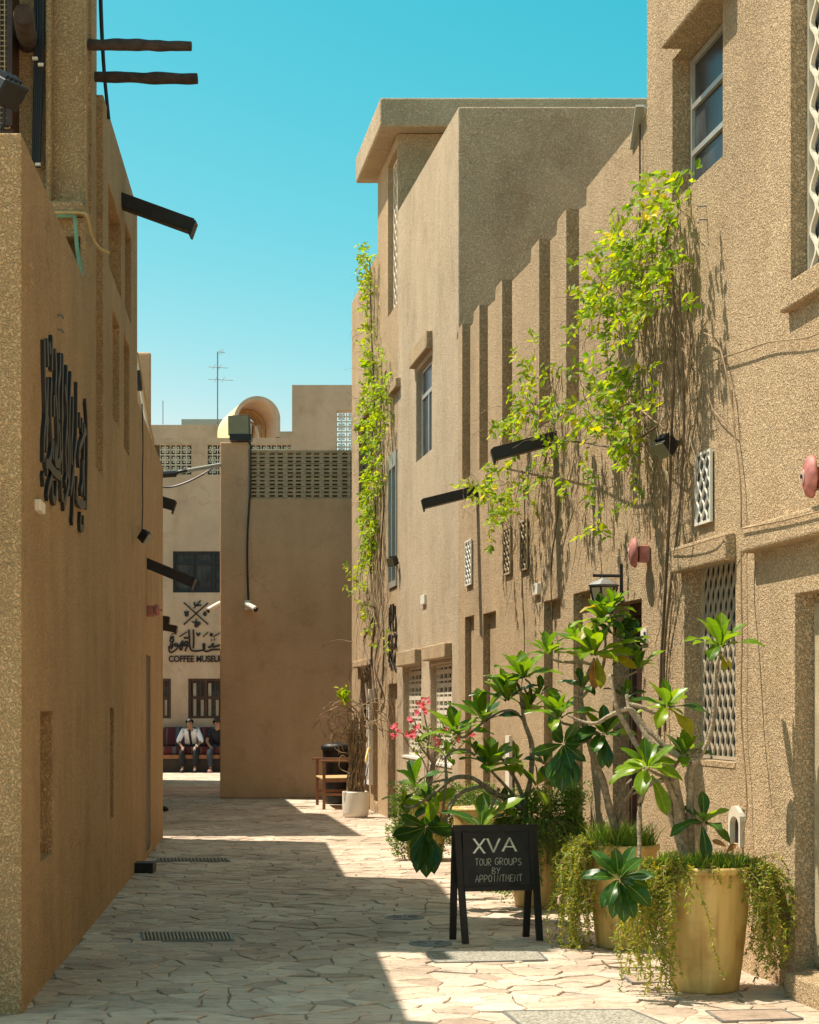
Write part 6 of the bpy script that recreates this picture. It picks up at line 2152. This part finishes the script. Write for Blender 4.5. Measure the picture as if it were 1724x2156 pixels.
# armchair seen from its side, facing left
YH, YH2 = 26.75, 27.9
t = thing('wooden_armchair', 'brown wooden armchair with woven seat, facing left before the bin', 'chair', (PX(710, YH), (YH + YH2) / 2, 0))
xa, xb = PX(682, YH), PX(750, YH)
for (x, Y) in ((xa, YH), (PX(668, YH2), YH2)):
    bm = NB(); box(bm, x - .022, x + .022, Y - .022, Y + .022, 0, .70); bev(obj('leg', bm, M['chairwood'], t), .004)
for (x, Y) in ((xb, YH), (PX(735, YH2), YH2)):
    bm = NB(); hexa(bm, [(x - .02, Y - .02, 0), (x + .02, Y - .02, 0), (x + .02, Y + .02, 0), (x - .02, Y + .02, 0), (x + .07, Y - .02, .98), (x + .11, Y - .02, .98), (x + .11, Y + .02, .98), (x + .07, Y + .02, .98)]); obj('leg', bm, M['chairwood'], t)
for (x0_, x1_, Y) in ((xa - .06, xb + .04, YH), (PX(657, YH2), PX(738, YH2), YH2)):
    bm = NB(); box(bm, x0_, x1_, Y - .035, Y + .035, .70, .73); bev(obj('armrest', bm, M['chairwood'], t), .008)
    bm = NB(); box(bm, x0_ + .06, x1_ - .05, Y - .015, Y + .015, .20, .235); box(bm, x0_ + .06, x1_ - .05, Y - .018, Y + .018, .40, .445); obj('rail', bm, M['chairwood'], t)
bm = NB()
v = [(xa - .02, YH - .01, .43), (xb, YH - .01, .44), (PX(737, YH2), YH2, .44), (PX(665, YH2), YH2, .43)]
hexa(bm, [Vector(p) for p in v] + [Vector(p) + Vector((0, 0, .03)) for p in v]); bev(obj('seat', bm, M['rattan'], t), .01)
bm = NB()
hexa(bm, [(xb + .03, YH + .03, .58), (xb + .05, YH + .03, .58), (PX(737, YH2) + .05, YH2 - .03, .58), (PX(737, YH2) + .03, YH2 - .03, .58), (xb + .08, YH + .03, .96), (xb + .10, YH + .03, .96), (PX(737, YH2) + .10, YH2 - .03, .96), (PX(737, YH2) + .08, YH2 - .03, .96)])
obj('backrest', bm, M['chairwood'], t)

# ------------------------------------------------------------------ bench and people at the museum
tb = thing('bench', 'long low bench with striped red cushions against the museum wall', 'bench', (-4.9, 42.4, 0))
bm = NB(); box(bm, -6.8, -3.2, 41.95, 42.75, .32, .41); obj('seat_plank', bm, M['chairwood'], tb)
bm = NB(); box(bm, -6.8, -3.2, 42.05, 42.75, 0, .318); obj('base', bm, M['dark'], tb)
for k in range(4):
    x = -6.7 + k * .86
    bm = NB(); box(bm, x, x + .83, 42.02, 42.62, .412, .60); bev(obj('seat_cushion', bm, M['cushion'], tb), .04, 3)
    bm = NB(); hexa(bm, [(x, 42.52, .605), (x + .83, 42.52, .605), (x + .83, 42.78, .605), (x, 42.78, .605), (x + .02, 42.66, 1.05), (x + .81, 42.66, 1.05), (x + .81, 42.86, 1.05), (x + .02, 42.86, 1.05)])
    bev(obj('back_cushion', bm, M['cushion'], tb), .04, 3)


def skin(name, V, E, rad, mat, parent, sub=1):
    me = bpy.data.meshes.new(name)
    me.from_pydata([tuple(v) for v in V], E, [])
    o = bpy.data.objects.new(name, me); C.objects.link(o)
    m = o.modifiers.new('s', 'SKIN'); m.use_smooth_shade = True
    for i, d in enumerate(me.skin_vertices[0].data):
        rr_ = rad[i]
        d.radius = (rr_, rr_) if not isinstance(rr_, tuple) else rr_
        d.use_root = i == 0
    if sub:
        q = o.modifiers.new('u', 'SUBSURF'); q.levels = sub; q.render_levels = sub
    dg = bpy.context.evaluated_depsgraph_get(); dg.update()
    new = bpy.data.meshes.new_from_object(o.evaluated_get(dg))
    bpy.data.objects.remove(o)
    return obj(name, new, M[mat] if not new.materials else None, parent, smooth=True) if False else _fin(name, new, mat, parent)


def _fin(name, me, mat, parent):
    me.materials.clear(); me.materials.append(M[mat])
    for p in me.polygons: p.use_smooth = True
    o = bpy.data.objects.new(name, me); C.objects.link(o)
    o.parent = parent; o.matrix_parent_inverse = Matrix.Translation(-parent.location)
    return o


def person(label, ox, top, bottoms, sleeves, lean=.28, tie=False, knees=.17, sleeve_len=.55, shoes='black', hairscale=1.0, turn=0.0):
    t = thing('person', label, 'person', (ox, 42.2, 0))
    Yp = 42.38
    hip = Vector((ox, Yp, .55)); bel = Vector((ox, Yp - .06, .72)); ch_ = Vector((ox, Yp - .06 - lean * .45, .90)); nk = Vector((ox, Yp - lean * .8, 1.02)); hd = Vector((ox + turn, Yp - lean * 1.15, 1.13)); cr = hd + Vector((0, -.035, .06))
    V = [hip, bel, ch_, nk, hd, cr]; E = [(0, 1), (1, 2), (2, 3), (3, 4), (4, 5)]; Rd = [(.14, .10), (.13, .09), (.15, .10), .052, (.078, .088), (.07, .075)]
    arms = []
    for s in (-1, 1):
        sh = Vector((ox + s * .17, Yp - lean * .6, .965)); el = Vector((ox + s * .27, Yp - lean * .8 - .05, .73)); wr = Vector((ox + s * .17, Yp - lean - .18, .60)); pm_ = wr + Vector((-s * .035, -.045, -.035))
        i = len(V); V += [sh, el, wr, pm_]; E += [(2, i), (i, i + 1), (i + 1, i + 2), (i + 2, i + 3)]; Rd += [.052, .040, .026, (.030, .016)]
        arms.append((sh, el, wr))
        for f in range(4):
            j = len(V); b0 = pm_ + Vector((s * (.022 - .015 * f), -.02, -.01)); V += [b0, b0 + Vector((0, -.028, -.02)), b0 + Vector((0, -.03, -.05))]
            E += [(i + 3, j), (j, j + 1), (j + 1, j + 2)]; Rd += [.009, .0085, .007]
        j = len(V); V += [wr + Vector((-s * .045, -.02, -.005)), wr + Vector((-s * .065, -.045, -.03))]; E += [(i + 2, j), (j, j + 1)]; Rd += [.011, .009]
    legs = []
    for s in (-1, 1):
        hj = hip + Vector((s * .085, -.02, -.01)); kn_ = Vector((ox + s * knees, Yp - .46, .50)); an = Vector((ox + s * (knees - .03), Yp - .50, .09)); to = an + Vector((s * .02, -.15, -.055))
        i = len(V); V += [hj, kn_, an, to]; E += [(0, i), (i, i + 1), (i + 1, i + 2), (i + 2, i + 3)]; Rd += [.078, .056, .036, (.035, .022)]
        legs.append((hj, kn_, an, to))
    skin('body', V, E, Rd, 'skin', t)
    # shirt
    V = [hip + Vector((0, 0, .02)), bel, ch_, nk - Vector((0, 0, .045))]; E = [(0, 1), (1, 2), (2, 3)]; Rd = [(.165, .125), (.16, .12), (.178, .128), .075]
    for (sh, el, wr) in arms:
        i = len(V); e2 = sh + (el - sh) * min(1, sleeve_len * 1.8); V += [sh, sh + (e2 - sh) * .5, e2]; E += [(2, i), (i, i + 1), (i + 1, i + 2)]; Rd += [.084, .070, .062]
        if sleeve_len > .56:
            V.append(el + (wr - el) * .25); E.append((i + 2, i + 3)); Rd.append(.050)
    skin('shirt', V, E, Rd, top, t)
    V = [hip + Vector((0, 0, -.005))]; E = []; Rd = [(.162, .125)]
    for (hj, kn_, an, to) in legs:
        i = len(V); V += [hj, kn_, kn_ + (an - kn_) * .5, an + Vector((0, 0, .03))]; E += [(0, i), (i, i + 1), (i + 1, i + 2), (i + 2, i + 3)]; Rd += [.104, .086, .072, .060]
    skin('trousers', V, E, Rd, bottoms, t)
    for (hj, kn_, an, to) in legs:
        skin('shoe', [an + Vector((0, .04, -.05)), an + Vector((0, -.05, -.05)), to + Vector((0, -.01, .0))], [(0, 1), (1, 2)], [(.055, .05), (.058, .046), (.050, .034)], shoes, t)
    bm = NB(); bmesh.ops.create_icosphere(bm, subdivisions=3, radius=.099 * hairscale)
    for v in list(bm.verts):
        v.co = Vector((v.co.x * .95, v.co.y * 1.05, v.co.z * .92)) * (1 + .05 * mn.noise(v.co * 30))
    bmesh.ops.delete(bm, geom=[v for v in bm.verts if v.co.y < -.035 - .6 * (v.co.z - .01) and v.co.z < .025 or v.co.z < -.075], context='VERTS')
    for v in bm.verts: v.co += hd + Vector((0, .004, .040))
    h = obj('hair', bm, M['hair'], t, smooth=True)
    # face: brows, eyes, nose, mouth, ears
    fd = Vector((0, -1, -.45)).normalized(); fu = Vector((0, -.45, 1)).normalized()
    fc = hd + fd * .082 + Vector((0, 0, .01))
    bm = NB(); hexa(bm, [fc + Vector((-.012, 0, 0)) - fu * .02, fc + Vector((.012, 0, 0)) - fu * .02, fc + fd * .02 - fu * .015, fc + fd * .02 - fu * .016, fc + Vector((-.006, 0, 0)) + fu * .02, fc + Vector((.006, 0, 0)) + fu * .02, fc + fd * .006 + fu * .015, fc + fd * .006 + fu * .016]); obj('nose', bm, M['skin'], t)
    for s in (-1, 1):
        bm = NB(); lathe(bm, [(0, 0), (.009, .004), (0, .008)], fc + Vector((s * .03, .004, .0)) + fu * .018, fd, 8); obj('eye', bm, M['hair'], t)
        bm = NB(); lathe(bm, [(0, -.01), (.022, 0), (0, .01)], hd + Vector((s * .082, 0, 0)), (1, 0, 0), 10); obj('ear', bm, M['skin'], t)
    bm = NB(); obox(bm, fc - fu * .038, Vector((1, 0, 0)), fu, fd, .02, .004, .004); obj('mouth', bm, M['red'], t)
    if tie:
        bm = NB(); q = Vector((0, -1, -.1)).normalized()
        ribbon(bm, [nk + Vector((0, -.085, -.03)), ch_ + Vector((0, -.135, 0)), bel + Vector((.01, -.13, 0)), bel + Vector((.02, -.115, -.12))], q, .055, .012, sub=3); obj('tie', bm, M['navy'], t)
        for s in (-1, 1):
            bm = NB(); obox(bm, Vector((ox + s * .135, Yp - lean * .6 - .01, 1.018)), Vector((1, 0, -s * .25)).normalized(), Vector((0, 1, 0)), Vector((s * .25, 0, 1)).normalized(), .05, .045, .008); obj('epaulette', bm, M['navy'], t)
        bm = NB(); lathe(bm, [(.034, -.012), (.036, 0), (.034, .012)], arms[1][2] + Vector((.008, .02, .02)), (-.5, -.4, -.5), 12); obj('wristwatch', bm, M['white'], t)
    return t


person('seated person in white uniform shirt and dark tie, head bowed, hands on knees', PX(401, 42.2), 'shirt', 'navy', 1, tie=True, sleeve_len=.58, lean=.30)
person('seated person in black shirt and grey jeans, half hidden by the pier', PX(459, 42.2), 'navy', 'jeans', 0, sleeve_len=.45, lean=.18, shoes='sneaker', hairscale=1.12, turn=-.02)
t = thing('shoe', 'black shoe tip poking out past the end of the left wall', 'shoe', tuple(G(350, 1709)))
g = G(346, 1709)
skin('upper', [g + Vector((-.12, .0, .05)), g + Vector((0, -.01, .05)), g + Vector((.07, -.02, .035))], [(0, 1), (1, 2)], [(.05, .05), (.05, .045), (.045, .028)], 'black', t)

# ------------------------------------------------------------------ covers and grates set in the paving
def quad_plate(name, label, cat, corners, mat, group=None, z=.006, bars_=0, rim='grey', rimw=.015):
    g_ = [G(x, y, z) for x, y in corners]
    c = sum(g_, Vector()) / 4
    t = thing(name, label, cat, tuple(c), group)
    bm = NB(); hexa(bm, [Vector((p.x, p.y, -.015)) for p in g_] + [Vector((p.x, p.y, z)) for p in g_]); bmesh.ops.recalc_face_normals(bm, faces=bm.faces)
    obj('plate', bm, M[mat], t)
    bm = NB()
    for i in range(4):
        a_, b_ = g_[i], g_[(i + 1) % 4]
        d = (b_ - a_).normalized(); s = Vector((d.y, -d.x, 0))
        obox(bm, (a_ + b_) / 2 + Vector((0, 0, -.004)), d, s, Vector((0, 0, 1)), (b_ - a_).length / 2, rimw / 2, .006)
    obj('rim', bm, M[rim], t)
    if bars_:
        a_, b_, c_, d_ = g_
        for k in range(bars_):
            f = (k + .5) / bars_
            p, q = a_ + (b_ - a_) * f, d_ + (c_ - d_) * f
            bm = NB(); d = (q - p); obox(bm, (p + q) / 2 + Vector((0, 0, .004)), d.normalized(), Vector((d.y, -d.x, 0)).normalized(), Vector((0, 0, 1)), d.length / 2 - .01, .006, .006); obj('bar', bm, M['screen'], t)


quad_plate('drain_grate', 'dark slotted drain grate in the shaded paving, nearer one', 'grate', [(301, 1979), (492, 1979), (485, 1962), (297, 1962)][:4], 'dark', 'drain grates', bars_=24)
quad_plate('drain_grate', 'dark slotted drain grate in the shade, farther one near the black box', 'grate', [(332, 1813), (484, 1813), (478, 1806), (330, 1806)], 'dark', 'drain grates', bars_=20)
quad_plate('cover_plate', 'gravel filled cover plate in front of the chalkboard legs', 'cover', [(918, 2026), (1151, 2020), (1130, 2000), (898, 2003)], 'plateG', 'gravel cover plates')
quad_plate('cover_plate', 'gravel filled cover plate at the bottom edge of the picture', 'cover', [(1110, 2170), (1420, 2163), (1325, 2124), (1060, 2128)], 'plateG', 'gravel cover plates')
quad_plate('access_cover', 'stone filled access cover framed in dark metal below the nearest planter', 'cover', [(1522, 2149), (1689, 2143), (1644, 2124), (1486, 2127)], 'stone', 'stone access covers', rimw=.012)
quad_plate('access_cover', 'stone filled access cover just left of the nearest planter', 'cover', [(1332, 2068), (1440, 2066), (1410, 2048), (1306, 2050)], 'stone', 'stone access covers', rimw=.010)
for (x, y, rp, lab) in ((906, 1987, 46, 'round steel lid on the shade edge left of the chalkboard'), (852, 1932, 42, 'round steel lid sunk in the shaded paving, farther back')):
    c = G(x, y); rr_ = rp / 3800 * c.y
    t = thing('round_cover', lab, 'cover', tuple(c), 'round steel lids')
    bm = NB(); lathe(bm, [(rr_, -.01), (rr_, .006), (rr_ * .9, .008), (0, .008)], (c.x, c.y, 0), (0, 0, 1), 40); obj('lid', bm, M['lid'], t)
    bm = NB()
    for k in range(8):
        a = k * math.pi / 4; obox(bm, Vector((c.x + rr_ * .55 * math.cos(a), c.y + rr_ * .55 * math.sin(a), .009)), Vector((math.cos(a), math.sin(a), 0)), Vector((-math.sin(a), math.cos(a), 0)), Vector((0, 0, 1)), rr_ * .25, .008, .003)
    obj('tread_ribs', bm, M['lid'], t)
t = thing('twig', 'dry twig lying on the sunlit paving left of the nearest planter', 'twig', tuple(G(1300, 2035)))
bm = NB(); tube(bm, [G(1267, 2022, .03), G(1280, 2033, .012), G(1300, 2036, .012), G(1345, 2037, .012), G(1392, 2037, .012)], .006, .004, sides=6, sub=3); obj('stick', bm, M['twigd'], t)
t = thing('black_box', 'black metal box on the paving at the foot of the left wall', 'box', tuple(G(298, 1838)))
Yb = 5700 / (1838 - 1490)
bm = NB(); box(bm, PX(273, Yb), PX(322, Yb), Yb, Yb + .22, 0, .078); bev(obj('case', bm, M['black'], t), .008)
bm = NB(); box(bm, PX(272, Yb), PX(323, Yb), Yb - .006, Yb + .226, .078, .092); obj('lid', bm, M['black'], t)
